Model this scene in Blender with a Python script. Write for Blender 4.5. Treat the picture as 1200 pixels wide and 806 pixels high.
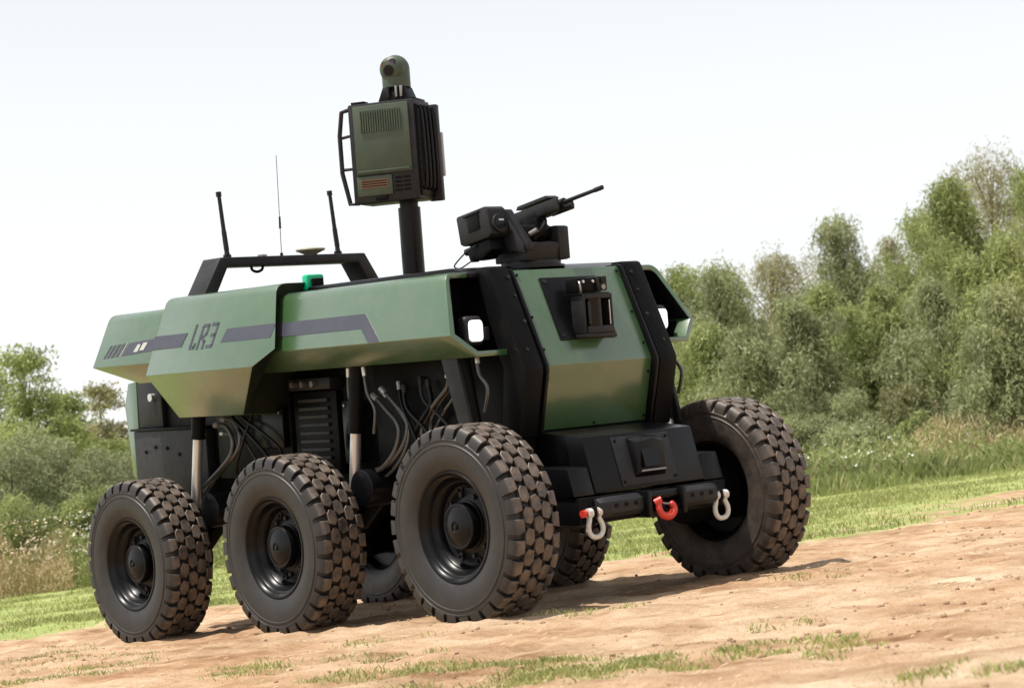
import bpy, bmesh, math, random
import numpy as np
from mathutils import Vector, Matrix, Quaternion

# ------------------------------------------------------------------ clear
for o in list(bpy.data.objects): bpy.data.objects.remove(o)
S = bpy.context.scene
C = S.collection
rng = np.random.default_rng(7)
random.seed(7)

# ------------------------------------------------------------------ camera
CAM = Vector((8.548, -7.889, 0.616))
right = Vector((0.64102, 0.75664, -0.12877)); up = Vector((0.13547, 0.05361, 0.98933)); look = Vector((-0.75547, 0.65163, 0.06814))
cd = bpy.data.cameras.new('camera'); cam = bpy.data.objects.new('camera', cd); C.objects.link(cam)
cam.matrix_world = Matrix(((right.x, up.x, -look.x, CAM.x), (right.y, up.y, -look.y, CAM.y), (right.z, up.z, -look.z, CAM.z), (0, 0, 0, 1)))
cd.sensor_width = 36; cd.lens = 76.15; cd.clip_start = .1; cd.clip_end = 5000
cd.dof.use_dof = True; cd.dof.focus_distance = 11.6; cd.dof.aperture_fstop = 5.6
S.camera = cam

# ------------------------------------------------------------------ sky and sun
SUN_TO = Vector((-0.15, -0.30, 1.0)).normalized()
sun_el = math.asin(SUN_TO.z); sun_az = math.atan2(SUN_TO.x, SUN_TO.y)
w = bpy.data.worlds.new('World'); S.world = w; w.use_nodes = True
nt = w.node_tree; bg = nt.nodes['Background']
sky = nt.nodes.new('ShaderNodeTexSky'); sky.sky_type = 'NISHITA'; sky.sun_disc = False
sky.sun_elevation = sun_el; sky.sun_rotation = sun_az
sky.air_density = 1.2; sky.dust_density = 0.6; sky.ozone_density = 1.0; sky.altitude = 0
hs = nt.nodes.new('ShaderNodeHueSaturation'); hs.inputs['Saturation'].default_value = 0.16
nt.links.new(sky.outputs[0], hs.inputs['Color']); nt.links.new(hs.outputs[0], bg.inputs[0])
bg.inputs[1].default_value = 0.110
sl = bpy.data.lights.new('sun', 'SUN'); sl.energy = 3.8; sl.angle = math.radians(0.6); sl.color = (1, .95, .87)
so = bpy.data.objects.new('sun', sl); C.objects.link(so)
so.rotation_euler = SUN_TO.to_track_quat('Z', 'Y').to_euler()
S.view_settings.view_transform = 'Standard'; S.view_settings.look = 'None'
S.view_settings.exposure = 0.72; S.view_settings.gamma = 1; S.view_settings.use_curve_mapping = False

# ------------------------------------------------------------------ materials
def new_mat(name):
    m = bpy.data.materials.new(name); m.use_nodes = True
    n = m.node_tree.nodes; return m, n, m.node_tree.links, n['Principled BSDF']
def ramp(n, l, src, stops):
    r = n.new('ShaderNodeValToRGB')
    while len(r.color_ramp.elements) < len(stops): r.color_ramp.elements.new(.5)
    for e, (p, c) in zip(r.color_ramp.elements, stops): e.position = p; e.color = (*c, 1)
    l.new(src, r.inputs[0]); return r.outputs[0]
def noise(n, l, scale, detail=6, rough=.6, obj=True):
    tc = n.new('ShaderNodeTexCoord'); t = n.new('ShaderNodeTexNoise')
    t.inputs['Scale'].default_value = scale; t.inputs['Detail'].default_value = detail; t.inputs['Roughness'].default_value = rough
    l.new(tc.outputs['Object'], t.inputs['Vector']); return t.outputs['Fac']
def paint(name, col, rough=.4, metal=0, dust=.12, dustcol=(.30, .24, .17), coat=0., scale=9, bump=0., spec=.5, coat_ior=1.5):
    m, n, l, b = new_mat(name)
    f = noise(n, l, scale, 8, .65)
    mx = n.new('ShaderNodeMix'); mx.data_type = 'RGBA'
    mr = n.new('ShaderNodeMapRange'); mr.inputs[1].default_value = .42; mr.inputs[2].default_value = .78; mr.inputs[3].default_value = 0; mr.inputs[4].default_value = dust
    l.new(f, mr.inputs[0]); l.new(mr.outputs[0], mx.inputs[0])
    mx.inputs[6].default_value = (*col, 1); mx.inputs[7].default_value = (*dustcol, 1)
    l.new(mx.outputs[2], b.inputs['Base Color'])
    f2 = noise(n, l, scale * 3.1, 5)
    mr2 = n.new('ShaderNodeMapRange'); mr2.inputs[3].default_value = rough * .8; mr2.inputs[4].default_value = min(1, rough * 1.25)
    l.new(f2, mr2.inputs[0]); l.new(mr2.outputs[0], b.inputs['Roughness'])
    b.inputs['Metallic'].default_value = metal; b.inputs['Coat Weight'].default_value = coat; b.inputs['Coat Roughness'].default_value = .20; b.inputs['Coat IOR'].default_value = coat_ior; b.inputs['Specular IOR Level'].default_value = spec
    if bump:
        f3 = noise(n, l, 260, 3); bp = n.new('ShaderNodeBump'); bp.inputs['Strength'].default_value = bump; bp.inputs['Distance'].default_value = .002
        l.new(f3, bp.inputs['Height']); l.new(bp.outputs[0], b.inputs['Normal'])
    return m
M = {}
M['green'] = paint('olive_green_paint', (.032, .088, .028), .40, 0, .10, coat=1., bump=.03, spec=.5, coat_ior=1.80)
M['green_dark'] = paint('dark_green_paint', (.040, .062, .038), .5, 0, .10)
M['black'] = paint('black_paint', (.0040, .0040, .0044), .46, 0, .012, (.14, .115, .09), spec=.10)
M['green_shade'] = paint('shaded_green_paint', (.016, .021, .013), .5, 0, .03, spec=.2)  # green darkened for the pod's shadowed front; the shade is in the colour
M['black_sheen'] = paint('black_semi_gloss', (.0035, .0035, .0045), .30, 0, .015, (.14, .115, .09), spec=.20)
M['grey_black'] = paint('charcoal_paint', (.015, .015, .018), .48, 0, .05, spec=.25)
M['gun'] = paint('gunmetal_finish', (.011, .011, .0125), .45, 0, .04, scale=25, spec=.28)
M['stripe'] = paint('slate_stripe_film', (.040, .043, .062), .42, 0, .05)
M['ltgrey'] = paint('pale_grey_print', (.38, .40, .36), .5, 0, .03)
M['white'] = paint('white_shackle_paint', (.62, .62, .59), .45, 0, .45, (.32, .27, .2), scale=60)
M['red'] = paint('red_paint', (.55, .035, .022), .4, 0, .05)
M['chrome'] = paint('brushed_steel', (.62, .62, .62), .32, .75, .1)
M['steel_dull'] = paint('dull_steel', (.28, .28, .28), .4, .8, .15)
M['rubber_hose'] = paint('hose_braid', (.03, .03, .03), .32, 0, .15, scale=40, spec=.8)
M['tan_print'] = paint('amber_warning_label', (.16, .075, .03), .5, 0, .05)
M['emerald'] = paint('emerald_plastic', (.0, .42, .20), .25, 0, .02)
M['beige'] = paint('olive_beige_plastic', (.30, .29, .22), .5, 0, .1)
M['lens'] = paint('lens_glass', (.004, .004, .006), .12, 0, .0, spec=.25)
M['lens_purple'] = paint('coated_lens_glass', (.05, .03, .09), .08, 0, .0)
M['pale_panel'] = paint('pale_grey_panel', (.42, .43, .45), .5, 0, .05)
def lamp_mat():
    m, n, l, b = new_mat('lit_lamp_lens')
    b.inputs['Base Color'].default_value = (.9, .9, .9, 1); b.inputs['Emission Color'].default_value = (1, .98, .95, 1); b.inputs['Emission Strength'].default_value = .5
    return m
M['lamp'] = lamp_mat()
def tyre_mat():
    m, n, l, b = new_mat('dusty_rubber')
    tc = n.new('ShaderNodeTexCoord'); sp = n.new('ShaderNodeSeparateXYZ'); l.new(tc.outputs['Object'], sp.inputs[0])
    # radius from the axle, so that dried soil sits on the tread blocks
    p1 = n.new('ShaderNodeMath'); p1.operation = 'MULTIPLY'; l.new(sp.outputs[0], p1.inputs[0]); l.new(sp.outputs[0], p1.inputs[1])
    p2 = n.new('ShaderNodeMath'); p2.operation = 'MULTIPLY'; l.new(sp.outputs[2], p2.inputs[0]); l.new(sp.outputs[2], p2.inputs[1])
    ad = n.new('ShaderNodeMath'); ad.operation = 'ADD'; l.new(p1.outputs[0], ad.inputs[0]); l.new(p2.outputs[0], ad.inputs[1])
    sq = n.new('ShaderNodeMath'); sq.operation = 'SQRT'; l.new(ad.outputs[0], sq.inputs[0])
    mr = n.new('ShaderNodeMapRange'); mr.inputs[1].default_value = .495; mr.inputs[2].default_value = .509; mr.inputs[3].default_value = .08; mr.inputs[4].default_value = .95
    l.new(sq.outputs[0], mr.inputs[0])
    f = noise(n, l, 14, 8, .7); mr2 = n.new('ShaderNodeMapRange'); mr2.inputs[1].default_value = .36; mr2.inputs[2].default_value = .66; mr2.inputs[3].default_value = .18; mr2.inputs[4].default_value = 1
    l.new(f, mr2.inputs[0])
    iy = n.new('ShaderNodeMapRange'); iy.inputs[1].default_value = .20; iy.inputs[2].default_value = .26; iy.inputs[3].default_value = 0; iy.inputs[4].default_value = .42; l.new(sp.outputs[1], iy.inputs[0])
    mxx = n.new('ShaderNodeMath'); mxx.operation = 'MAXIMUM'; l.new(mr.outputs[0], mxx.inputs[0]); l.new(iy.outputs[0], mxx.inputs[1])
    mu = n.new('ShaderNodeMath'); mu.operation = 'MULTIPLY'; l.new(mxx.outputs[0], mu.inputs[0]); l.new(mr2.outputs[0], mu.inputs[1])
    mx = n.new('ShaderNodeMix'); mx.data_type = 'RGBA'; mx.inputs[6].default_value = (.011, .0105, .0105, 1); mx.inputs[7].default_value = (.165, .122, .094, 1)
    l.new(mu.outputs[0], mx.inputs[0]); l.new(mx.outputs[2], b.inputs['Base Color'])
    b.inputs['Roughness'].default_value = .52
    f3 = noise(n, l, 120, 4); bp = n.new('ShaderNodeBump'); bp.inputs['Strength'].default_value = .18; bp.inputs['Distance'].default_value = .003
    l.new(f3, bp.inputs['Height']); l.new(bp.outputs[0], b.inputs['Normal'])
    return m
M['tyre'] = tyre_mat()
def leaf_mat(name, c1, c2, c3, trans=.45, scale=.8):
    m, n, l, b = new_mat(name)
    g = n.new('ShaderNodeNewGeometry'); col = ramp(n, l, g.outputs['Random Per Island'], [(0, c1), (.6, c2), (1, c3)])
    f = noise(n, l, scale, 3)
    hsv = n.new('ShaderNodeHueSaturation'); l.new(col, hsv.inputs['Color'])
    mr = n.new('ShaderNodeMapRange'); mr.inputs[1].default_value = .3; mr.inputs[2].default_value = .7; mr.inputs[3].default_value = .72; mr.inputs[4].default_value = 1.3
    l.new(f, mr.inputs[0]); l.new(mr.outputs[0], hsv.inputs['Value'])
    b.inputs['Roughness'].default_value = .55; b.inputs['Specular IOR Level'].default_value = .35
    l.new(hsv.outputs[0], b.inputs['Base Color'])
    t = n.new('ShaderNodeBsdfTranslucent'); l.new(hsv.outputs[0], t.inputs[0])
    ms = n.new('ShaderNodeMixShader'); ms.inputs[0].default_value = trans
    l.new(b.outputs[0], ms.inputs[1]); l.new(t.outputs[0], ms.inputs[2]); l.new(ms.outputs[0], n['Material Output'].inputs[0])
    return m
M['leaf_grey'] = leaf_mat('grey_green_leaves', (0.224, 0.246, 0.112), (0.314, 0.336, 0.162), (0.47, 0.493, 0.291))
M['leaf_mid'] = leaf_mat('eucalyptus_leaves', (0.202, 0.241, 0.084), (0.297, 0.336, 0.123), (0.459, 0.493, 0.224))
M['leaf_bright'] = leaf_mat('fresh_green_leaves', (0.213, 0.246, 0.084), (0.308, 0.347, 0.123), (0.47, 0.504, 0.224))
M['leaf_olive'] = leaf_mat('olive_brown_leaves', (0.224, 0.218, 0.101), (0.314, 0.291, 0.146), (0.426, 0.392, 0.224))
M['leaf_bush'] = leaf_mat('silvery_shrub_leaves', (.18, .20, .095), (.265, .285, .145), (.42, .44, .27))
M['grass'] = leaf_mat('short_grass_blades', (.25, .28, .085), (.37, .40, .14), (.58, .54, .27), .3, .35)
M['weed'] = leaf_mat('tall_weed_blades', (.19, .24, .075), (.30, .34, .12), (.50, .47, .23), .3, .3)
M['dry'] = leaf_mat('dry_straw_stalks', (.34, .25, .12), (.46, .36, .19), (.60, .50, .30), .2, .5)
M['petal'] = leaf_mat('white_flower_heads', (.60, .60, .48), (.72, .72, .62), (.82, .82, .74), .2)
M['bark'] = paint('reddish_bark', (.13, .085, .06), .85, 0, .5, (.25, .2, .16), scale=4)
def ground_mat():
    m, n, l, b = new_mat('dry_soil_and_grass')
    at = n.new('ShaderNodeAttribute'); at.attribute_name = 'soil'
    big = noise(n, l, .55, 6, .6); mid = noise(n, l, 3.2, 8, .65); fine = noise(n, l, 38, 9, .8)
    tcs = n.new('ShaderNodeTexCoord'); mp = n.new('ShaderNodeMapping'); mp.inputs['Rotation'].default_value = (0, 0, .5); mp.inputs['Scale'].default_value = (.45, 2.2, 1); l.new(tcs.outputs['Object'], mp.inputs[0])
    stn = n.new('ShaderNodeTexNoise'); stn.inputs['Scale'].default_value = 1.1; stn.inputs['Detail'].default_value = 7; stn.inputs['Roughness'].default_value = .68; l.new(mp.outputs[0], stn.inputs['Vector'])
    av = n.new('ShaderNodeMath'); av.operation = 'MULTIPLY_ADD'; av.inputs[1].default_value = .55; l.new(stn.outputs['Fac'], av.inputs[0])
    av2 = n.new('ShaderNodeMath'); av2.operation = 'MULTIPLY'; av2.inputs[1].default_value = .45; l.new(mid, av2.inputs[0]); l.new(av2.outputs[0], av.inputs[2])
    soil = ramp(n, l, av.outputs[0], [(.36, (.20, .115, .060)), (.43, (.335, .220, .130)), (.51, (.455, .325, .210)), (.62, (.575, .455, .325))])
    speck = ramp(n, l, fine, [(.28, (.16, .10, .06)), (.40, (.50, .50, .50)), (.70, (.66, .66, .66))])
    mulc = n.new('ShaderNodeMix'); mulc.data_type = 'RGBA'; mulc.blend_type = 'OVERLAY'; mulc.inputs[0].default_value = .55
    l.new(soil, mulc.inputs[6]); l.new(speck, mulc.inputs[7])
    grit = noise(n, l, 130, 4, .8); gr_ = ramp(n, l, grit, [(.34, (.30, .24, .19)), (.46, (.92, .92, .92)), (.60, (1, 1, 1)), (.72, (1.25, 1.22, 1.18))])
    mg = n.new('ShaderNodeMix'); mg.data_type = 'RGBA'; mg.blend_type = 'MULTIPLY'; mg.inputs[0].default_value = .8; l.new(mulc.outputs[2], mg.inputs[6]); l.new(gr_, mg.inputs[7]); mulc = mg
    reds = ramp(n, l, big, [(.35, (.88, .68, .55)), (.62, (1, 1, 1))])
    mul2 = n.new('ShaderNodeMix'); mul2.data_type = 'RGBA'; mul2.blend_type = 'MULTIPLY'; mul2.inputs[0].default_value = .6
    l.new(mulc.outputs[2], mul2.inputs[6]); l.new(reds, mul2.inputs[7])
    grass = ramp(n, l, mid, [(.3, (.20, .25, .075)), (.55, (.30, .34, .12)), (.75, (.42, .38, .19))])
    # broken edge between soil and grass
    e = n.new('ShaderNodeMath'); e.operation = 'ADD'; l.new(at.outputs['Fac'], e.inputs[0])
    en = n.new('ShaderNodeMath'); en.operation = 'MULTIPLY_ADD'; en.inputs[1].default_value = 1.3; en.inputs[2].default_value = -.65; l.new(mid, en.inputs[0])
    l.new(en.outputs[0], e.inputs[1])
    mr = n.new('ShaderNodeMapRange'); mr.inputs[1].default_value = .35; mr.inputs[2].default_value = .65; l.new(e.outputs[0], mr.inputs[0])
    mx = n.new('ShaderNodeMix'); mx.data_type = 'RGBA'; l.new(mr.outputs[0], mx.inputs[0]); l.new(grass, mx.inputs[6]); l.new(mul2.outputs[2], mx.inputs[7])
    l.new(mx.outputs[2], b.inputs['Base Color']); b.inputs['Roughness'].default_value = .95; b.inputs['Specular IOR Level'].default_value = .15
    bp = n.new('ShaderNodeBump'); bp.inputs['Strength'].default_value = .6; bp.inputs['Distance'].default_value = .028
    l.new(fine, bp.inputs['Height']); l.new(bp.outputs[0], b.inputs['Normal'])
    return m
M['ground'] = ground_mat()
M['clod'] = paint('dry_soil_clod', (.27, .165, .10), .95, 0, .6, (.52, .40, .28), scale=3)
M['straw'] = paint('pale_straw', (.55, .45, .30), .8, 0, .2)

# ------------------------------------------------------------------ ground
class VN:
    def __init__(s, seed, n=128): s.t = np.random.default_rng(seed).random((n, n)); s.n = n
    def __call__(s, x, y, sc):
        x = np.asarray(x) / sc + 37.3; y = np.asarray(y) / sc + 11.9
        i = np.floor(x).astype(int); j = np.floor(y).astype(int); u = x - i; v = y - j
        u = u * u * (3 - 2 * u); v = v * v * (3 - 2 * v); n = s.n; t = s.t
        a = t[i % n, j % n]; b = t[(i + 1) % n, j % n]; c = t[i % n, (j + 1) % n]; d = t[(i + 1) % n, (j + 1) % n]
        return (a * (1 - u) + b * u) * (1 - v) + (c * (1 - u) + d * u) * v - .5
N1, N2, N3, N4 = VN(1), VN(2), VN(3), VN(4)
def mounds(x, y):
    # soil pushed up round each tyre's contact patch
    z = 0
    for hx in (0., -1.616, -3.193):
        for sy in (-.93, .93):
            dx = np.abs(x - hx); dy = np.abs(y - sy)
            z = z + .022 * np.exp(-((dx - .19) / .05) ** 2) * np.exp(-(dy / .17) ** 4) + .020 * np.exp(-((dy - .175) / .035) ** 2) * np.exp(-(dx / .20) ** 4)
    for sy in (-.93, .93): z = z - .018 * np.exp(-(np.abs(y - sy) / .14) ** 4) * np.clip((-3.45 - x) / .2, 0, 1) + .014 * np.exp(-((np.abs(y - sy) - .19) / .05) ** 2) * np.clip((-3.45 - x) / .2, 0, 1)
    return z
def height(x, y):
    x = np.asarray(x, float); y = np.asarray(y, float)
    d = np.sqrt(((x + 1.6) / 3.2) ** 2 + (y / 2.2) ** 2); away = np.clip(d - 1, 0, 1)
    far = np.clip(d / 6 - 1, 0, 1)
    return (N1(x, y, 1.3) * .045 * (.35 + .65 * away) + N2(x, y, .42) * .034 * (.5 + .5 * away) + N3(x, y, .15) * .026 + N4(x, y, .07) * .017 + N2(x + 9, y, 9.) * .22 * far) + mounds(x, y)
BX = np.array([-60, -2.5, .1, .4, 1.6, 2.45, 3.3, 4.6, 6.5, 8.4, 14, 60]); BV = np.array([-9, -8.2, -7.3, -6.3, -6.3, -5.4, -4.0, -2.9, -3.1, -3.7, -5.5, -30])
def soil_mask(x, y):
    # 1 on the bare earth track, 0 on the grass behind it; grass comes back along the near verge
    d = x - np.interp(y, BX, BV)
    m = 1 / (1 + np.exp(-(d + N1(x, y, 1.7) * 2.6 + N2(x, y, .5) * 1.4) * 1.35))
    yv = -2.85 + N3(x, y, 2.2) * .5
    v = np.exp(-((y - yv) / .42) ** 2) * np.clip(N2(x, y, .75) * 2.6 + .35, 0, 1) * .22
    streak = np.exp(-((x - np.interp(y, BX, BV) - 1.0) / .35) ** 2) * np.clip(N3(x, y, 1.1) * 2 + .2, 0, 1) * .6
    return np.clip(m - v - streak, 0, 1)
def graded(a, b, step, lim, k=1.22):
    mid = list(np.arange(a, b + 1e-6, step)); lo = [a]; st = step
    while lo[-1] > -lim: st *= k; lo.append(lo[-1] - st)
    hi = [mid[-1]]; st = step
    while hi[-1] < lim: st *= k; hi.append(hi[-1] + st)
    return np.array(lo[:0:-1] + mid + hi[1:])
def np_mesh(name, co, faces_flat, sizes):
    me = bpy.data.meshes.new(name); co = np.asarray(co, np.float32)
    me.vertices.add(len(co)); me.vertices.foreach_set('co', co.ravel())
    sizes = np.asarray(sizes, np.int32); starts = np.concatenate([[0], np.cumsum(sizes)[:-1]]).astype(np.int32)
    me.loops.add(len(faces_flat)); me.loops.foreach_set('vertex_index', np.asarray(faces_flat, np.int32))
    me.polygons.add(len(sizes)); me.polygons.foreach_set('loop_start', starts)
    try: me.polygons.foreach_set('loop_total', sizes)
    except Exception: pass
    me.update(calc_edges=True); me.validate(); return me
gx = graded(-7.5, 6.2, .035, 1500); gy = graded(-4.2, 8.5, .035, 1500)
X, Y = np.meshgrid(gx, gy, indexing='ij'); Z = height(X, Y)
nx, ny = X.shape; idx = np.arange(nx * ny).reshape(nx, ny)
q = np.stack([idx[:-1, :-1], idx[1:, :-1], idx[1:, 1:], idx[:-1, 1:]], -1).reshape(-1, 4)
me = np_mesh('ground', np.stack([X, Y, Z], -1).reshape(-1, 3), q.ravel(), np.full(len(q), 4))
a = me.attributes.new('soil', 'FLOAT', 'POINT'); a.data.foreach_set('value', soil_mask(X, Y).ravel().astype(np.float32))
me.polygons.foreach_set('use_smooth', np.ones(len(q), bool)); me.materials.append(M['ground'])
ground = bpy.data.objects.new('ground', me); C.objects.link(ground); ground['kind'] = 'structure'

# ------------------------------------------------------------------ mesh helpers
def box(bm, x, y, z, mtx=None):
    g = bmesh.ops.create_cube(bm, size=1)['verts']
    t = Matrix.Translation(((x[0] + x[1]) / 2, (y[0] + y[1]) / 2, (z[0] + z[1]) / 2)) @ Matrix.Diagonal((x[1] - x[0], y[1] - y[0], z[1] - z[0], 1))
    bmesh.ops.transform(bm, matrix=(mtx @ t) if mtx else t, verts=g); return g
def prism(bm, pts, y0, y1, mtx=None):
    # polygon in the x-z plane drawn out along y
    a = [bm.verts.new((p[0], y0, p[1])) for p in pts]; b = [bm.verts.new((p[0], y1, p[1])) for p in pts]; n = len(pts)
    bm.faces.new(a); bm.faces.new(b[::-1])
    for i in range(n): bm.faces.new((a[i], b[i], b[(i + 1) % n], a[(i + 1) % n]))
    if mtx: bmesh.ops.transform(bm, matrix=mtx, verts=a + b)
    return a + b
def loft(bm, rings, cap=True, close=True):
    vs = [[bm.verts.new(p) for p in r] for r in rings]; n = len(rings[0])
    for A, B in zip(vs, vs[1:]):
        for i in range(n if close else n - 1): bm.faces.new((A[i], A[(i + 1) % n], B[(i + 1) % n], B[i]))
    if cap: bm.faces.new(vs[0][::-1]); bm.faces.new(vs[-1])
    return vs
def frame(d):
    d = Vector(d).normalized(); a = Vector((0, 0, 1)) if abs(d.z) < .9 else Vector((1, 0, 0))
    u = d.cross(a).normalized(); return u, d.cross(u).normalized()
def cyl(bm, p0, p1, r0, r1=None, seg=20, cap=True):
    p0, p1 = Vector(p0), Vector(p1); r1 = r0 if r1 is None else r1; u, v = frame(p1 - p0)
    R = [[p + (u * math.cos(t) + v * math.sin(t)) * r for t in [2 * math.pi * i / seg for i in range(seg)]] for p, r in ((p0, r0), (p1, r1))]
    loft(bm, R, cap)
def tube(bm, pts, r, seg=10, sub=4):
    pts = [Vector(p) for p in pts]
    if sub > 1 and len(pts) > 2:
        out = []; P = [pts[0]] + pts + [pts[-1]]
        for i in range(1, len(P) - 2):
            for k in range(sub):
                t = k / sub; p0, p1, p2, p3 = P[i - 1:i + 3]
                out.append(.5 * ((2 * p1) + (p2 - p0) * t + (2 * p0 - 5 * p1 + 4 * p2 - p3) * t * t + (3 * p1 - p0 - 3 * p2 + p3) * t ** 3))
        pts = out + [pts[-1]]
    u = None; rings = []
    for i, p in enumerate(pts):
        d = (pts[min(i + 1, len(pts) - 1)] - pts[max(i - 1, 0)]).normalized()
        if u is None: u, _ = frame(d)
        u = (u - d * u.dot(d)).normalized(); v = d.cross(u)
        rr = r[i * (len(r) - 1) // max(1, len(pts) - 1)] if isinstance(r, (list, tuple)) else r
        rings.append([p + (u * math.cos(t) + v * math.sin(t)) * rr for t in [2 * math.pi * k / seg for k in range(seg)]])
    loft(bm, rings)
def lathe(bm, prof, seg=48, axis='y', center=(0, 0, 0), closed=False):
    rings = []; cx, cy, cz = center
    for r, h in prof:
        ring = []
        for i in range(seg):
            t = 2 * math.pi * i / seg; a, b = r * math.cos(t), r * math.sin(t)
            ring.append((cx + a, cy + h, cz + b) if axis == 'y' else ((cx + a, cy + b, cz + h) if axis == 'z' else (cx + h, cy + a, cz + b)))
        rings.append(ring)
    if closed: rings.append(rings[0])
    vs = loft(bm, rings, cap=not closed)
    if closed: bmesh.ops.remove_doubles(bm, verts=bm.verts[:], dist=1e-6)
def B(): return bmesh.new()
G3 = Matrix(((0.99667289, 0, 0.08150472), (0, 1, 0), (-0.08150472, 0, 0.99667289)))
g0 = Vector((0.0463844, 0, -0.2818712))
BODY = G3.to_4x4() @ Matrix.Translation(-g0)       # body axes (nose kneeling) to the ground's axes
def link(name, me, parent=None, mw=None):
    o = bpy.data.objects.new(name, me); C.objects.link(o)
    if parent:
        o.parent = parent; o.matrix_parent_inverse = WM[parent.name].inverted()
    o.matrix_basis = mw or Matrix(); WM[o.name] = mw or Matrix(); return o
WM = {}
def part(name, bm, mat, parent, bevel=.0, smooth=None, body=True, label=None, seg=2):
    bmesh.ops.recalc_face_normals(bm, faces=bm.faces[:])
    if bevel:
        ed = [e for e in bm.edges if len(e.link_faces) == 2 and e.calc_face_angle(0) > math.radians(25)]
        bmesh.ops.bevel(bm, geom=ed, offset=bevel, segments=seg, profile=.5, affect='EDGES', clamp_overlap=True)
    if body: bm.transform(BODY)
    me = bpy.data.meshes.new(name); bm.to_mesh(me); bm.free()
    for m in (mat if isinstance(mat, (list, tuple)) else [mat]): me.materials.append(M[m] if isinstance(m, str) else m)
    me.polygons.foreach_set('use_smooth', [True] * len(me.polygons)); me.set_sharp_from_angle(angle=math.radians(smooth or 32))
    o = link(name, me, parent)
    if label: o['label'] = label
    return o

# ------------------------------------------------------------------ the vehicle
ve = bpy.data.objects.new('robotic_vehicle', None); C.objects.link(ve); ve.location = (-1.6, 0, 0); WM['robotic_vehicle'] = Matrix.Translation((-1.6, 0, 0))
ve['label'] = 'green and black six-wheeled robotic vehicle with sensor mast parked on the dirt track'; ve['category'] = 'robotic vehicle'

# hull
b = B(); prism(b, [(-3.86, .46), (-3.3, .30), (-.5, .30), (-.08, .36), (-.075, .64), (.0, .975), (-.22, 1.47), (-3.84, 1.47)], -.50, .50); part('hull', b, 'black', ve, .01)
b = B(); prism(b, [(-1.72, 1.462), (-1.72, 1.526), (-.42, 1.526), (-.25, 1.492), (-.25, 1.462)], -.62, .62); part('roof_deck', b, 'black_sheen', ve, .012)
b = B(); box(b, (-3.6, -1.73), (-.60, .60), (1.463, 1.502)); part('rear_deck', b, 'black_sheen', ve, .01)
b = B(); prism(b, [(-3.845, 1.06), (-3.95, 1.05), (-4.01, .90), (-3.965, .44), (-3.87, .40)], -.53, .53); part('tailgate', b, 'green', ve, .006)
for s in (-1, 1):
    b = B(); box(b, (-3.86, -3.0), (s * .50, s * .565), (.28, .735)); pl = part('skirt_plate', b, 'grey_black', ve, .004)
    b = B(); box(b, (-3.88, -3.0), (s * .50, s * .58), (.737, .752)); part('ledge', b, 'black', pl, .003)
    for x, z in ((-3.72, .60), (-3.60, .63), (-3.46, .62), (-3.32, .58)):
        b = B(); cyl(b, (x, s * .564, z), (x, s * .574, z), .012, seg=8); part('bolt', b, 'black', pl)
    b = B(); box(b, (-3.84, -3.55), (s * .50, s * .53), (.755, 1.05)); pl = part('side_plate', b, 'grey_black', ve, .004)
    b = B(); cyl(b, (-3.64, s * .53, .95), (-3.64, s * .56, .95), .026, seg=14); part('bolt', b, 'chrome' if s < 0 else 'black', pl)
    # bay in front of the rear wheel, cooling grille ahead of it
    b = B(); box(b, (-2.05, -1.62), (s * .50, s * .545), (.44, .92)); gr = part('grille_frame', b, 'black', ve, .005)
    for k in range(9):
        z = .475 + k * .048
        b = B(); prism(b, [(-1.98, z), (-1.69, z), (-1.69, z + .02), (-1.98, z + .02)], s * .546, s * .562); part('grille_slat', b, 'grey_black', gr, .002)
    b = B(); box(b, (-2.02, -1.60), (s * .50, s * .60), (.93, 1.0)); ma = part('valve_manifold', b, 'grey_black', ve, .012)
    for x in (-1.94, -1.84, -1.74):
        b = B(); cyl(b, (x, s * .60, .965), (x, s * .63, .965), .018, seg=10); part('fitting', b, 'steel_dull', ma)
    b = B(); prism(b, [(-1.25, .34), (-.10, .34), (-.06, .64), (.02, .975), (-.03, 1.06), (-1.25, 1.06)], s * .50, s * .545); part('side_plate', b, 'black', ve, .004)
    b = B(); box(b, (-2.9, -2.1), (s * .50, s * .54), (.42, 1.0)); part('side_plate', b, 'black', ve, .004)

# side panels: profile (|y|, z) from the deck over the rounded shoulder and the slanted side to the folded-in underside
def shoulder(y0, z0, y1, z1, yc, zc, n=5):
    return [((1 - t) ** 2 * y0 + 2 * t * (1 - t) * yc + t * t * y1, (1 - t) ** 2 * z0 + 2 * t * (1 - t) * zc + t * t * z1) for t in [i / n for i in range(n + 1)]]
PA = [(.50, 1.496)] + shoulder(.715, 1.496, .785, 1.448, .765, 1.496) + [(.893, 1.165), (.771, 1.046), (.56, 1.046)]
def offset(p, t):
    out = []
    for i, (y, z) in enumerate(p):
        a = Vector(p[max(i - 1, 0)]); c = Vector(p[min(i + 1, len(p) - 1)]); v = Vector((y, z))
        d1 = (v - a).normalized() if i else (c - v).normalized(); d2 = (c - v).normalized() if i < len(p) - 1 else d1
        n = Vector((d1.y, -d1.x)) + Vector((d2.y, -d2.x)); n = n.normalized() / max(.5, (n.normalized()).dot(Vector((d1.y, -d1.x))))
        out.append((y + n.x * t, z + n.y * t))
    return out
PI_ = offset(PA, .030)
def xfront(z): return -.268 + (1.496 - z) * .475
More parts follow.
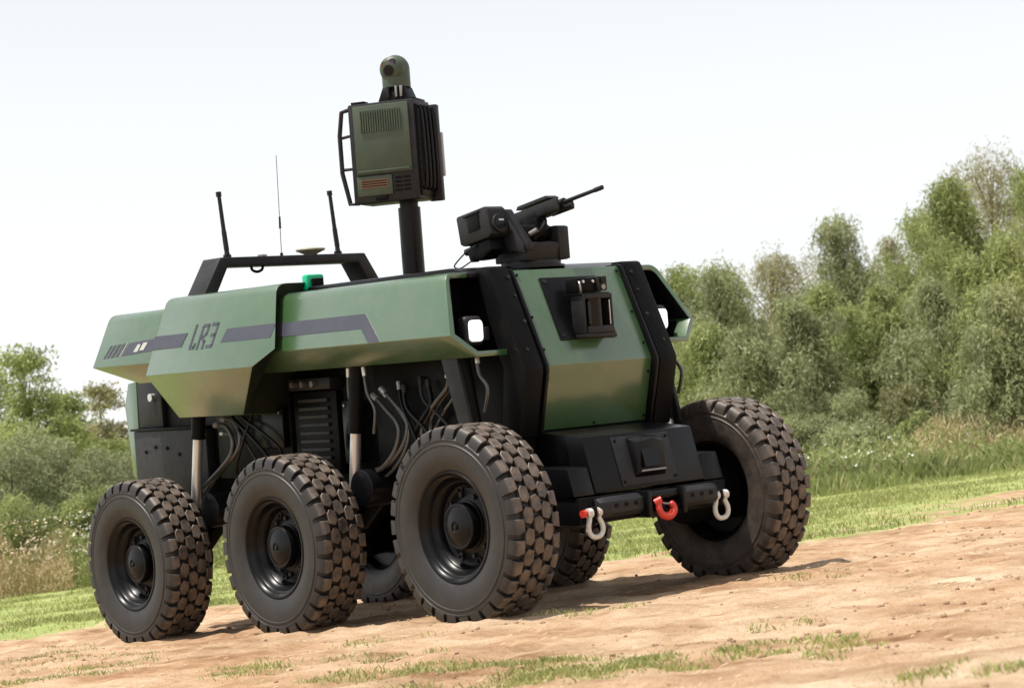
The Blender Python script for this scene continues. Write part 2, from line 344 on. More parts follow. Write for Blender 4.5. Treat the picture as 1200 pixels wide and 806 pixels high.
def side_panel(s, xr, xf, mats, raked):
    b = B(); rows = []
    for prof, rear in ((PA, True), (PI_, False)):
        fr = [(xfront(PA[i][1]) if raked else xf, s * y, z) for i, (y, z) in enumerate(prof)]
        md = [(fr[i][0] - (.10 if raked else .05), s * y, z) for i, (y, z) in enumerate(prof)]
        rr = [(xr, s * y, z) for y, z in prof]
        rows += ([rr, md, fr] if rear else [fr, md, rr])
    vs = [[b.verts.new(p) for p in r] for r in rows]; n = len(PA)
    for k in range(len(vs)):
        A, Bv = vs[k], vs[(k + 1) % len(vs)]
        for i in range(n - 1):
            f = b.faces.new((A[i], A[i + 1], Bv[i + 1], Bv[i]))
            if k in (3, 4) and not (k == 3 and i >= n - 3): f.material_index = 1
    for i in (0, n - 1): b.faces.new([v[i] for v in vs])
    return part('side_panel', b, mats, ve, .003)
def rear_panel(s):
    b = B(); xr = lambda z: -3.752 + (z - 1.165) * .16
    ring = lambda xs: [(x, s * y, z) for x, (y, z) in zip(xs, PA)]
    n = len(PA)
    rear = [xr(max(z, 1.165)) for y, z in PA]; rear[-3] = -3.752; rear[-2] = -3.40; rear[-1] = -3.38
    fr = [-2.80] * n
    vs = loft(b, [ring(rear), ring(fr)], cap=True, close=True)
    # underside starts a little ahead of the pointed tail
    return part('side_panel', b, 'green', ve, .003)
PL = [(.50, 1.556)] + shoulder(.735, 1.556, .822, 1.505, .80, 1.556) + [(.946, 1.18), (.98, 1.09), (.82, .817), (.52, .80)]
def equipment_pod(s):
    b = B(); n = len(PL)
    fx = [-1.76] + [-1.76 + (1.556 - z) * .38 for y, z in PL[1:7]] + [-1.612, -1.812, -2.175, -2.19]
    rx = [-2.945] * 7 + [-2.965, -2.97, -2.88, -2.87]
    loft(b, [[(x, s * y, z) for x, (y, z) in zip(rx, PL)], [(x, s * y, z) for x, (y, z) in zip(fx, PL)]])
    b.faces.ensure_lookup_table(); b.faces[-1].material_index = 1  # front cap takes the green with shade painted in
    return part('equipment_pod', b, ['green', 'green_shade'], ve, .004)
def yA(z): return .893 - (z - 1.165) * (.893 - .785) / (1.448 - 1.165)
def yL(z): return .98 - (z - 1.09) * (.98 - .822) / (1.505 - 1.09)
def decal(name, parent, s, yf, polys, mat, lift=.0022, label=None):
    b = B()
    for poly in polys:
        n = len(poly)
        v0 = [b.verts.new((x, s * (yf(z) - .001), z)) for x, z in poly]; v1 = [b.verts.new((x, s * (yf(z) + lift), z + lift * .3)) for x, z in poly]
        b.faces.new(v1); b.faces.new(v0[::-1])
        for i in range(n): b.faces.new((v0[i], v0[(i + 1) % n], v1[(i + 1) % n], v1[i]))
    return part(name, b, mat, parent, label=label)
def strokes(lines, t, ox, oz, sc, slant=.16):
    out = []
    for (x0, z0), (x1, z1) in lines:
        d = Vector((x1 - x0, z1 - z0)); L = d.length; d /= L; n = Vector((-d.y, d.x)) * t / 2; e = d * t / 2
        P = [Vector((x0, z0)) - e + n, Vector((x0, z0)) - e - n, Vector((x1, z1)) + e - n, Vector((x1, z1)) + e + n]
        out.append([(ox + (p.x + p.y * slant) * sc, oz + p.y * sc) for p in P])
    return out
for s in (-1, 1):
    pa = side_panel(s, -2.0, 0, ['green', 'black'], True)
    decal('stripe', pa, s, yA, [[(-1.86, 1.246), (-.905, 1.246), (-.895, 1.326), (-1.86, 1.326)], [(-.905, 1.246), (-.812, 1.167), (-.705, 1.167), (-.895, 1.326)]], 'stripe')
    pc = rear_panel(s)
    decal('stripe', pc, s, yA, [[(-3.42, 1.224), (-2.95, 1.244), (-2.95, 1.318), (-3.365, 1.302)]], 'stripe')
    for k, (wd) in enumerate((.018, .026, .034, .040)):
        x = (-3.645, -3.605, -3.556, -3.50)[k]
        decal('stripe_tick', pc, s, yA, [[(x, 1.216 + k * .002), (x + wd, 1.217 + k * .002), (x + wd + .055, 1.297 + k * .002), (x + .055, 1.296 + k * .002)]], 'stripe')
    decal('stripe_tick', pc, s, yA, [[(-3.452, 1.222), (-3.444, 1.222), (-3.386, 1.304), (-3.394, 1.304)]], 'ltgrey', label='thin pale slanted line')
    # small pale emblem on the tail stripe: two leaning blocks
    decal('emblem', pc, s, lambda z: yA(z) + .0024, [[(-3.285, 1.242), (-3.235, 1.244), (-3.215, 1.288), (-3.25, 1.29)], [(-3.215, 1.25), (-3.165, 1.25), (-3.135, 1.296), (-3.185, 1.296)]], 'ltgrey', label='small pale emblem')
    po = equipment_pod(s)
    decal('stripe', po, s, yL, [[(-2.972, 1.243), (-2.635, 1.243), (-2.597, 1.324), (-2.972, 1.324)]], 'stripe')
    decal('stripe', po, s, yL, [[(-2.205, 1.247), (-1.69, 1.247), (-1.664, 1.325), (-2.167, 1.325)]], 'stripe')
    t = .17; txt = []
    txt += [((0, 0.12), (0, 1)), ((0.02, 0.03), (.28, .03)), ((.30, .05), (.31, .16))]                                # L
    txt += [((.62, 0), (.62, .9)), ((.66, .98), (1.02, .98)), ((1.06, .94), (1.06, .66)), ((1.02, .58), (.80, .48)), ((.82, .44), (1.04, .28)), ((1.06, .24), (1.06, 0))]   # R
    txt += [((1.38, 1.0), (1.76, 1.0)), ((1.80, .96), (1.80, .10)), ((1.76, .03), (1.40, .03)), ((1.52, .52), (1.76, .52))]   # 3
    if s < 0: decal('lettering', po, s, yL, strokes(txt, .15, -2.535, 1.228, .132), 'stripe', label='dark letters LR3')
    else: decal('lettering', po, s, yL, strokes([((1.80 - a[0], a[1]), (1.80 - c[0], c[1])) for a, c in txt], .13, -2.535, 1.228, .132, .0), 'stripe', label='dark letters LR3')
    # headlight set back in the panel's open nose
    b = B(); q_ = offset(PA, .034); loft(b, [[(x, s * y, z) for y, z in q_] for x in (-.46, -.44)]); rc = part('headlight_bay', b, 'black', ve)
    b = B(); box(b, (-.40, -.385), (s * .58, s * .70), (1.10, 1.46)); part('bay_bracket', b, 'black_sheen', rc, .004)
    b = B(); box(b, (-.245, -.165), (s * .616, s * .740), (1.104, 1.262)); hl = part('headlight', b, 'grey_black', ve, .026, seg=4)
    b = B(); rq = [(.678 + dy * .021 + .022 * math.cos(t), 1.183 + dz * .034 + .022 * math.sin(t)) for dy, dz, t0 in ((1, 1, 0), (-1, 1, math.pi / 2), (-1, -1, math.pi), (1, -1, math.pi * 1.5)) for t in [t0 + k * math.pi / 10 for k in range(6)]]; loft(b, [[(x, s * (.678 + (y - .678) * k), 1.183 + (z - 1.183) * k) for y, z in rq] for x, k in ((-.185, 1), (-.152, 1), (-.146, .9))]); part('lens', b, 'lamp', hl)
    b = B(); box(b, (-.40, -.20), (s * .66, s * .69), (1.165, 1.195)); box(b, (-.23, -.20), (s * .66, s * .69), (1.06, 1.15)); part('bracket', b, 'black_sheen', hl, .003)
    b = B(); box(b, (-.24, -.18), (s * .565, s * .605), (1.13, 1.20)); part('junction_box', b, 'grey_black', rc, .006)

# nose: folded green front plate between two black rails
FT, FB, FD = (-.176, 1.49), (.042, .974), (-.048, .635)
b = B(); prism(b, [FT, FB, FD, (FD[0] - .03, FD[1]), (FB[0] - .03, FB[1]), (FT[0] - .03, FT[1])], -.386, .386); fp = part('front_plate', b, 'green', ve, .003)
slope = math.atan2(FB[0] - FT[0], FT[1] - FB[1])
def onplate(u, v, w=0):      # v metres down the upper slope, w off it
    return Vector((FT[0] + math.sin(slope) * v + math.cos(slope) * w, u, FT[1] - math.cos(slope) * v + math.sin(slope) * w))
for u, v in ((.365, .03), (.365, .28), (.365, .47), (-.365, .03), (-.365, .28), (-.365, .47)):
    b = B(); cyl(b, onplate(u, v, -.002), onplate(u, v, .006), .008, seg=8); part('bolt', b, 'black', fp)
for u, z in ((.368, .90), (.368, .66), (-.368, .90), (-.368, .66), (0, .65)):
    x = FB[0] + (FB[1] - z) * -.265
    b = B(); cyl(b, (x - .002, u, z), (x + .006, u, z), .008, seg=8); part('bolt', b, 'black', fp)
for s in (-1, 1):
    def rail(off, y0, y1, top, back):
        o1 = off
        b = B(); prism(b, [(FT[0] + o1 - .035, FT[1] + top), (FT[0] + o1 - .012, FT[1] + top - .006), (FT[0] + o1, FT[1] + top - .03), (FB[0] + o1, FB[1] + .004), (FB[0] + o1, FB[1] - .03), (FD[0] + o1, FD[1] - .03), (FD[0] - back, FD[1] - .03), (FB[0] - back - .04, FB[1]), (FT[0] - back, FT[1] + top - .03), (FT[0] - back + .02, FT[1] + top)], s * y0, s * y1)
        return b
    part('rail', rail(.030, .390, .410, .010, .12), 'black_sheen', ve, .004)
    rl = part('rail', rail(.024, .424, .556, .026, .11), 'black', ve, .010)
    for v, r in ((.05, .011), (.16, .008), (.31, .011), (.47, .010)):
        b = B(); p = onplate(s * (.448 + .05 * (v > .4)), v, .022); cyl(b, p, p + (onplate(0, 0, 1) - onplate(0, 0, 0)) * .008, r, seg=8); part('bolt', b, 'grey_black', rl)
    b = B(); box(b, (-.35, -.215), (s * .411, s * .423), (.66, 1.45)); part('rail_web', b, 'black', rl)

# sensor unit on the front plate
def plate_box(bm, u0, u1, v0, v1, w0, w1):
    vs = [onplate(u, v, w_) for w_ in (w0, w1) for u, v in ((u0, v0), (u1, v0), (u1, v1), (u0, v1))]
    f = [bm.verts.new(p) for p in vs]
    for q in ((0, 1, 2, 3), (7, 6, 5, 4), (0, 4, 5, 1), (1, 5, 6, 2), (2, 6, 7, 3), (3, 7, 4, 0)): bm.faces.new([f[i] for i in q])
b = B(); plate_box(b, -.225, .185, .055, .425, .0, .012); se = part('sensor_mount', b, 'black_sheen', ve, .006)
for u, v in ((-.20, .08), (-.20, .40), (.16, .40)):
    b = B(); cyl(b, onplate(u, v, .011), onplate(u, v, .018), .012, seg=10); part('bolt', b, 'grey_black', se)
b = B(); box(b, (-.06, .065), (-.125, .085), (1.333, 1.342)); part('visor', b, 'black_sheen', se, .002)
b = B(); box(b, (-.08, .005), (-.10, .05), (1.345, 1.425)); ju = part('sensor_electronics', b, 'black', se, .006)
for y in (-.05, .02):
    b = B(); cyl(b, (.004, y, 1.405), (.014, y, 1.405), .008, seg=8); part('bolt', b, 'chrome', ju)
b = B(); tube(b, [(.01, -.085, 1.405), (.04, -.105, 1.40), (.05, -.11, 1.37), (.04, -.10, 1.343)], .006, 8); part('sensor_cable', b, 'steel_dull', se)
b = B(); box(b, (-.07, .02), (.045, .115), (1.352, 1.43)); cm = part('front_camera', b, 'gun', se, .005)
b = B(); cyl(b, (.02, .08, 1.408), (.03, .08, 1.408), .018, seg=16); part('lens', b, 'lens', cm)
b = B(); cyl(b, (.02, .08, 1.372), (.028, .08, 1.372), .014, seg=16); part('lens', b, 'steel_dull', cm)
b = B()
box(b, (-.03, .068), (-.115, -.098), (1.125, 1.335)); box(b, (-.03, .068), (.085, .10), (1.125, 1.335)); box(b, (-.03, .068), (-.098, .085), (1.310, 1.335)); box(b, (-.03, .078), (-.098, .085), (1.125, 1.165))
box(b, (-.03, .085), (-.115, .10), (1.105, 1.124)); box(b, (-.02, .03), (.101, .135), (1.15, 1.32)); part('lidar_housing', b, 'gun', se, .004)
b = B(); cyl(b, (.008, -.006, 1.166), (.008, -.006, 1.309), .060, seg=28); part('lidar_window', b, 'lens', se)
b = B(); box(b, (.072, .076), (.066, .071), (1.17, 1.30)); part('trim', b, 'chrome', se)
b = B(); box(b, (.066, .074), (-.085, -.066), (1.175, 1.295)); part('trim', b, 'grey_black', se, .002)

# lower nose box with bumper
b = B(); prism(b, [(-.10, .628), (-.05, .628), (.284, .593), (.364, .306), (-.10, .30)], -.398, .398); nb = part('nose_box', b, 'black_sheen', ve, .006)
for s in (-1, 1):
    b = B(); prism(b, [(-.02, .455), (.318, .443), (.360, .300), (-.02, .30)], s * .400, s * .545); part('nose_step', b, 'black_sheen', nb, .006)
ns = math.atan2(.08, .287)
def onnose(u, v, w=0): return Vector((.284 + math.sin(ns) * v + math.cos(ns) * w, u, .593 - math.cos(ns) * v + math.sin(ns) * w))
def nose_box_(bm, u0, u1, v0, v1, w0, w1):
    f = [bm.verts.new(onnose(u, v, w_)) for w_ in (w0, w1) for u, v in ((u0, v0), (u1, v0), (u1, v1), (u0, v1))]
    for q in ((0, 1, 2, 3), (7, 6, 5, 4), (0, 4, 5, 1), (1, 5, 6, 2), (2, 6, 7, 3), (3, 7, 4, 0)): bm.faces.new([f[i] for i in q])
b = B(); nose_box_(b, -.205, .205, .018, .282, .0, .007); cp = part('cover_plate', b, 'grey_black', nb, .003)
for u, v in ((-.185, .04), (.185, .04), (-.185, .26), (.185, .26)):
    b = B(); cyl(b, onnose(u, v, .006), onnose(u, v, .012), .009, seg=8); part('bolt', b, 'black', cp)
b = B()
rt = [onnose(-.105, .03, .007), onnose(.0, .012, .007), onnose(.115, .03, .007), onnose(.115, .245, .007), onnose(-.105, .245, .007)]
ft = [onnose(-.090, .075, .075), onnose(.01, .058, .082), onnose(.100, .075, .075), onnose(.100, .225, .035), onnose(-.090, .225, .035)]
loft(b, [rt, ft]); part('camera_hood', b, 'black_sheen', nb, .004)
b = B(); nose_box_(b, -.070, .045, .085, .205, .045, .067); part('window', b, 'lens', nb)
b = B(); nose_box_(b, -.082, .092, .216, .224, .030, .046); part('hood_lip', b, 'steel_dull', nb)
b = B(); box(b, (.20, .378), (-.535, .535), (.155, .292)); bu = part('bumper_beam', b, 'black', ve, .006)
for s in (-1, 1):
    b = B()
    prof = [(.380, .285), (.415, .285), (.452, .262), (.455, .205), (.430, .180), (.380, .178)]
    loft(b, [[(x, s * .150, z) for x, z in prof], [(x - .0, s * .385, z) for x, z in prof], [(.38 + (x - .38) * .55, s * .432, .232 + (z - .232) * .9) for x, z in prof]]); bp_ = part('bumper_pad', b, 'grey_black', bu, .004)
    for y in (.205, .275, .345):
        b = B(); cyl(b, (.445, s * y, .240), (.457, s * y, .240), .012, seg=10); part('plug', b, 'black', bp_)
    b = B(); box(b, (.36, .475), (s * .112, s * .140), (.155, .295)); part('fairlead_plate', b, 'black_sheen', bu, .006)
    # lug and bow shackle
    b = B(); box(b, (.36, .425), (s * .448, s * .472), (.185, .245)); part('shackle_lug', b, 'black', bu, .01)
    cx, cz = .405, .135
    pts = [(cx, s * .46 - .033, .218), (cx, s * .46 - .034, .185), (cx + .004, s * .46 - .048, .150), (cx + .006, s * .46 - .046, .118), (cx + .006, s * .46 - .022, .094), (cx + .006, s * .46 + .022, .094), (cx + .006, s * .46 + .046, .118), (cx + .004, s * .46 + .048, .150), (cx, s * .46 + .034, .185), (cx, s * .46 + .033, .218)]
    b = B(); tube(b, pts, .0135, 10)
    for e in (-1, 1): cyl(b, (cx - .0, s * .46 + e * .020, .215), (cx, s * .46 + e * .048, .215), .025, seg=14)
    sh = part('shackle', b, 'white', ve, smooth=50)
    b = B(); cyl(b, (cx, s * .46 - .075, .215), (cx, s * .46 + .062, .215), .013, seg=12); cyl(b, (cx, s * .46 - .082, .215), (cx, s * .46 - .062, .215), .020, seg=10); part('pin', b, 'red', sh)
for z in (.195, .262):
    b = B(); cyl(b, (.425, -.112, z), (.425, .112, z), .026, seg=20); part('roller', b, 'black_sheen', bu)
b = B(); tube(b, [(.462, -.058, .232), (.470, -.062, .195), (.475, -.050, .165), (.478, -.015, .150), (.478, .025, .160), (.476, .040, .192), (.470, .022, .220)], [.017, .018, .02, .021, .02, .017, .011], 10)
cyl(b, (.452, -.075, .225), (.475, -.045, .240), .02, seg=10); hk = part('tow_hook', b, 'red', ve, smooth=50, label='red winch hook')
b = B(); tube(b, [(.468, -.045, .226), (.476, -.01, .216), (.472, .02, .215)], .005, 6); part('latch', b, 'steel_dull', hk)

# ------------------------------------------------------------------ wheels
RT, YC = .5145, .125
def tyre_mesh():
    b = B()
    prof = [(.272, .012), (.285, -.004), (.30, -.012), (.325, -.022), (.352, -.028), (.385, -.030), (.412, -.0285), (.416, -.0315), (.421, -.0315), (.424, -.027), (.436, -.0255), (.440, -.0285), (.446, -.028), (.450, -.023), (.464, -.014), (.476, .002), (.483, .018), (.485, .07), (.486, .125)]
    full = prof + [(r, .25 - y) for r, y in prof[-2::-1]]
    lathe(b, full, 96, closed=False) if False else None
    seg = 96; rings = [[(r * math.cos(2 * math.pi * i / seg), y, r * math.sin(2 * math.pi * i / seg)) for i in range(seg)] for r, y in full]
    loft(b, rings, cap=False)
    N = 30; dt = 2 * math.pi / N
    def P(s_, o, r): t = s_; return (r * math.cos(t), YC + o, r * math.sin(t))
    hexa = [(-.034, -.0285), (.022, -.0285), (.045, -.008), (.034, .0285), (-.022, .0285), (-.045, .008)]
    for row, o in enumerate((-.060, 0, .060)):
        for i in range(N):
            t0 = (i + (.5 if row == 1 else 0) + (.12 if row == 2 else 0)) * dt
            sg = 1 if row != 1 else -1; jr = random.uniform(-.002, .002); t0 += random.uniform(-.004, .004)
            bot = [b.verts.new(P(t0 + s_ * 1.06 / RT, o + w_ * sg * 1.04, .480)) for s_, w_ in hexa]
            mid = [b.verts.new(P(t0 + s_ * 1.0 / RT, o + w_ * sg * .99, .510 + jr)) for s_, w_ in hexa]
            top = [b.verts.new(P(t0 + s_ * .93 / RT, o + w_ * sg * .92, .5135 + jr - abs(o) * .02)) for s_, w_ in hexa]
            for A_, B_ in ((bot, mid), (mid, top)):
                for k in range(6): b.faces.new((A_[k], A_[(k + 1) % 6], B_[(k + 1) % 6], B_[k]))
            b.faces.new(top)
    for sd in (-1, 1):
        for i in range(N):
            t0 = (i + (.5 if sd < 0 else .62)) * dt; lg = .0 if i % 2 else .010
            sec = [(.091, .480), (.091, .508), (.096, .5125), (.128, .510), (.141, .501), (.1505 + lg * .2, .476), (.1525 + lg * .2, .452 - lg), (.146, .446 - lg), (.120, .470)]
            rows = []
            for s_, sh, rd in ((-.039, 1.0, -.003), (-.035, 1.0, 0), (.035, 1.0, 0), (.039, 1.0, -.003)):
                rows.append([b.verts.new(P(t0 + (s_ + (.010 if k < 3 else 0) * (1 if s_ < 0 else -.2)) / RT, sd * o_, r_ + (rd if k in (1, 2, 3, 4) else 0))) for k, (o_, r_) in enumerate(sec)])
            n = len(sec)
            for A_, B_ in zip(rows, rows[1:]):
                for k in range(n): b.faces.new((A_[k], A_[(k + 1) % n], B_[(k + 1) % n], B_[k]))
            b.faces.new(rows[0][::-1]); b.faces.new(rows[-1])
    bmesh.ops.recalc_face_normals(b, faces=b.faces[:])
    me = bpy.data.meshes.new('tyre'); b.to_mesh(me); b.free(); me.materials.append(M['tyre'])
    me.polygons.foreach_set('use_smooth', [True] * len(me.polygons)); me.set_sharp_from_angle(angle=math.radians(35)); return me
def simple_mesh(name, b, mat, ang=32):
    bmesh.ops.recalc_face_normals(b, faces=b.faces[:]); me = bpy.data.meshes.new(name); b.to_mesh(me); b.free(); me.materials.append(M[mat])
    me.polygons.foreach_set('use_smooth', [True] * len(me.polygons)); me.set_sharp_from_angle(angle=math.radians(ang)); return me
ty_me = tyre_mesh()
b = B()
lathe(b, [(.276, .016), (.286, .004), (.286, -.006), (.280, -.011), (.272, -.009), (.266, .004), (.258, .012), (.252, .015), (.247, .022), (.241, .040), (.230, .064), (.224, .068), (.220, .066), (.214, .074), (.204, .098), (.188, .108), (.165, .104), (.145, .092), (.118, .090), (.118, .14), (.236, .155), (.246, .215), (.262, .236), (.272, .246), (.286, .252), (.286, .243), (.276, .234), (.262, .21), (.256, .06)], 64, closed=True)
rim_me = simple_mesh('wheel', b, 'black_sheen')
b = B(); lathe(b, [(.155, .30), (.155, .16), (.128, .15), (.128, .082), (.119, .080), (.119, .034), (.115, .027), (.108, .025), (.102, .027), (.098, .024), (.070, .014), (.040, .007), (.028, .006), (.026, .012), (.016, .013), (.012, .004), (.003, .003)], 40)
hub_me = simple_mesh('hub', b, 'black_sheen')
b = B(); cyl(b, (0, -.018, 0), (0, .02, 0), .012, seg=6); stud_me = simple_mesh('stud', b, 'grey_black')
b = B()
lathe(b, [(.016, .0), (.016, .02), (.020, .02), (.020, .0)], 16, closed=True)
ring_me = simple_mesh('hand_hole_rim', b, 'grey_black')
HX = (0.0, -1.616, -3.193)
for i, hx in enumerate(HX):
    for s in (-1, 1):
        rot = Matrix.Rotation(random.uniform(0, 6.28), 4, 'Y')
        mw = Matrix.Translation((hx, s * 1.055, .485)) @ (Matrix.Rotation(math.pi, 4, 'Z') if s > 0 else Matrix()) @ rot
        wh = link('wheel', rim_me, ve, mw)
        link('tyre', ty_me, wh, mw); link('hub', hub_me, wh, mw)
        for k in range(10):
            t = k * math.pi / 5; link('stud', stud_me, wh, mw @ Matrix.Translation((.158 * math.cos(t), .100, .158 * math.sin(t))))
        for k in range(8):
            t = (k + .5) * math.pi / 4; link('hand_hole_rim', ring_me, wh, mw @ Matrix.Translation((.190 * math.cos(t), .098, .190 * math.sin(t))))
INVB = BODY.inverted()
for i, hx in enumerate(HX):
    for s in (-1, 1):
        h = INVB @ Vector((hx, 0, .485))
        pv = Vector((h.x + .42, 0, h.z + .30)) if i else Vector((h.x - .40, 0, h.z + .26))
        d = (pv - h).normalized(); n = Vector((-d.z, 0, d.x))
        b = B()
        P = [h - d * .10 + n * .09, h + n * .10, pv + n * .085, pv + d * .08, pv - n * .085, h - n * .10, h - d * .10 - n * .09]
        prism(b, [(p.x, p.z) for p in P], s * .60, s * .70); ar = part('suspension_arm', b, 'black', ve, .012)
        b = B(); cyl(b, (h.x, s * .56, h.z), (h.x, s * .80, h.z), .16, seg=28); part('hub_motor', b, 'black', ar, .008)
        b = B(); cyl(b, (pv.x, s * .49, pv.z), (pv.x, s * .735, pv.z), .105, seg=28); part('pivot', b, 'black_sheen', ar, .008)
        top = Vector(((-.27, -1.185, -2.845)[i], s * .70, 1.06 if i < 2 else .84)); bot = Vector(((-.16, -1.30, -2.965)[i], s * .70, (.45, .32, .22)[i]))
        spl = top.lerp(bot, (.72, .50, .235)[i])
        b = B(); cyl(b, top, spl, .043, seg=20); cyl(b, spl, spl.lerp(bot, .03), .047, seg=20); st = part('strut', b, 'black', ve)
        b = B(); cyl(b, spl, bot, .031, seg=20); part('piston_rod', b, 'chrome', st)
        if i == 0:
            b = B(); prism(b, [(-.36, 1.05), (-.23, 1.05), (-.13, .60), (-.22, .60)], s * .74, s * .765); part('strut_guard', b, 'grey_black', st, .004)
        b = B(); box(b, (bot.x - .05, bot.x + .05), (s * .655, s * .745), (bot.z - .05, bot.z + .03)); part('strut_foot', b, 'black', st, .01)
        # hydraulic hoses
        if i == 2: runs = [[(-2.80, .62, .755), (-2.68, .62, .745), (-2.60, .63, .66), (-2.63, .64, .56), (-2.80, .66, .44), (-2.95, .67, .36)], [(-2.80, .58, .70), (-2.70, .58, .69), (-2.65, .59, .62), (-2.68, .60, .54), (-2.84, .62, .42), (-2.96, .63, .34)]]
        elif i == 1: runs = [[(-1.17, .62, .885), (-1.06, .62, .80), (-.955, .62, .70), (-.98, .63, .58), (-1.10, .65, .47), (-1.24, .66, .43)], [(-1.11, .60, .90), (-.98, .60, .80), (-.89, .60, .68), (-.93, .61, .56), (-1.07, .62, .44), (-1.22, .63, .40)], [(-1.13, .70, 1.04), (-1.11, .70, .90), (-1.05, .70, .80), (-1.075, .70, .67)], [(-1.27, .70, 1.04), (-1.28, .70, .90), (-1.24, .71, .80)]]
        else: runs = [[(-.46, .64, .98), (-.50, .62, .90), (-.66, .60, .80), (-.77, .60, .68), (-.74, .61, .52)], [(-.40, .62, .96), (-.46, .60, .86), (-.60, .58, .76), (-.70, .58, .64), (-.67, .60, .50)], [(-.14, .70, 1.04), (-.12, .71, .96), (-.06, .71, .88), (-.10, .71, .76)]]
        runs = [runs[0], [(x + .055, y - .02, z + .03) for x, y, z in runs[0]]] + runs[1:]
        for k, r in enumerate(runs):
            b = B(); P = [(x, s * y, z) for x, y, z in r]; tube(b, P, .0135 if k < 2 else .010, 8, 6); ho = part('hose', b, 'rubber_hose', ve, smooth=50)
            b = B(); a_, c_ = Vector(P[0]), Vector(P[1]); cyl(b, a_, a_.lerp(c_, .35), .017 if k < 2 else .013, seg=10); part('fitting', b, 'chrome', ho)

# cable and hose runs along the hull sides
for s in (-1, 1):
    for k, (xa, xb) in enumerate(((-2.75, -2.42), (-2.70, -2.30), (-2.55, -2.15), (-1.45, -1.50), (-.98, -.80), (-.92, -.62), (-.80, -.48), (-.72, -.86), (-2.45, -2.62))):
        z0_, z1_ = .96 - .02 * (k % 3), .40 + .05 * (k % 4); y_ = .565 + .012 * (k % 3)
        b = B(); tube(b, [(xa, s * y_, z0_), (xa + .04, s * (y_ + .02), z0_ - .12), ((xa + xb) / 2 + .07, s * (y_ + .05), (z0_ + z1_) / 2), (xb + .03, s * (y_ + .03), z1_ + .1), (xb, s * y_, z1_)], .0095 + .003 * (k % 2), 8, 5); ho = part('hose', b, 'black_sheen' if k % 3 else 'grey_black', ve, smooth=50)
        b = B(); cyl(b, (xa, s * y_, z0_ + .005), (xa + .012, s * (y_ + .006), z0_ - .04), .0145, seg=10); part('fitting', b, 'steel_dull' if k % 4 == 0 else 'grey_black', ho)
    for x0_, x1_, za, zb in ((-2.42, -2.12, .60, .84), (-1.02, -.62, .40, .52), (-2.86, -2.66, .86, 1.0), (-1.52, -1.36, .50, .86)):
        b = B(); box(b, (x0_, x1_), (s * .546, s * .585), (za, zb)); eb = part('control_box', b, 'black_sheen', ve, .008)
        for xx in (x0_ + .03, x1_ - .03):
            b = B(); cyl(b, (xx, s * .584, zb - .03), (xx, s * .592, zb - .03), .008, seg=8); part('bolt', b, 'steel_dull', eb)

# ------------------------------------------------------------------ roof rack with antennas
b = B()
ra = []
yz = [(-.695, 1.545), (-.553, 1.778), (.553, 1.778), (.695, 1.545)]; yi = [(-.60, 1.545), (-.50, 1.722), (.50, 1.722), (.60, 1.545)]
o_ = yz + yi[::-1]
va = [b.verts.new((-2.90, y, z)) for y, z in o_]; vb = [b.verts.new((-2.70, y, z)) for y, z in o_]
b.faces.new(va); b.faces.new(vb[::-1])
for i in range(len(o_)): b.faces.new((va[i], vb[i], vb[(i + 1) % len(o_)], va[(i + 1) % len(o_)]))
rk = part('antenna_rack', b, 'grey_black', ve, .006)
for y in (-.43, .42):
    b = B(); cyl(b, (-2.81, y, 1.775), (-2.81, y, 1.80), .026, seg=14); cyl(b, (-2.81, y, 1.80), (-2.812, y, 1.83), .018, .014, seg=12); cyl(b, (-2.812, y, 1.83), (-2.82, y - .005, 1.95), .0165, .0155, seg=12)
    cyl(b, (-2.82, y - .005, 1.95), (-2.835, y - .012, 2.18), .0135, .012, seg=12); cyl(b, (-2.835, y - .012, 2.165), (-2.836, y - .013, 2.195), .0175, seg=12); part('antenna', b, 'grey_black', rk)
b = B(); cyl(b, (-2.79, -.035, 1.775), (-2.79, -.035, 1.80), .010, seg=10); cyl(b, (-2.79, -.035, 1.80), (-2.79, -.02, 2.42), .0026, .0022, seg=6); cyl(b, (-2.79, -.0315, 1.955), (-2.79, -.0285, 2.03), .0075, .006, seg=8); part('whip_antenna', b, 'grey_black', rk)
b = B(); lathe(b, [(.035, 0), (.045, .012), (.092, .032), (.096, .040), (.088, .047), (.04, .052)], 28, 'z', (-2.79, .19, 1.776)); part('satellite_receiver', b, 'beige', rk, smooth=40)
b = B(); tube(b, [(-2.75, -.30, 1.724), (-2.75, -.29, 1.695), (-2.75, -.255, 1.685), (-2.75, -.22, 1.697), (-2.75, -.21, 1.724)], .009, 8); part('cable_loop', b, 'black', rk)
b = B(); cyl(b, (-2.75, -.21, 1.776), (-2.75, -.21, 1.79), .03, seg=12); part('cap', b, 'steel_dull', rk)

# green beacon behind the pod
b = B(); box(b, (-1.80, -1.74), (-.600, -.475), (1.505, 1.60)); be = part('beacon', b, 'emerald', ve, .016, label='emerald green plastic beacon')
b = B(); box(b, (-1.738, -1.715), (-.575, -.50), (1.505, 1.575)); part('beacon_lamp', b, 'black', be, .006)

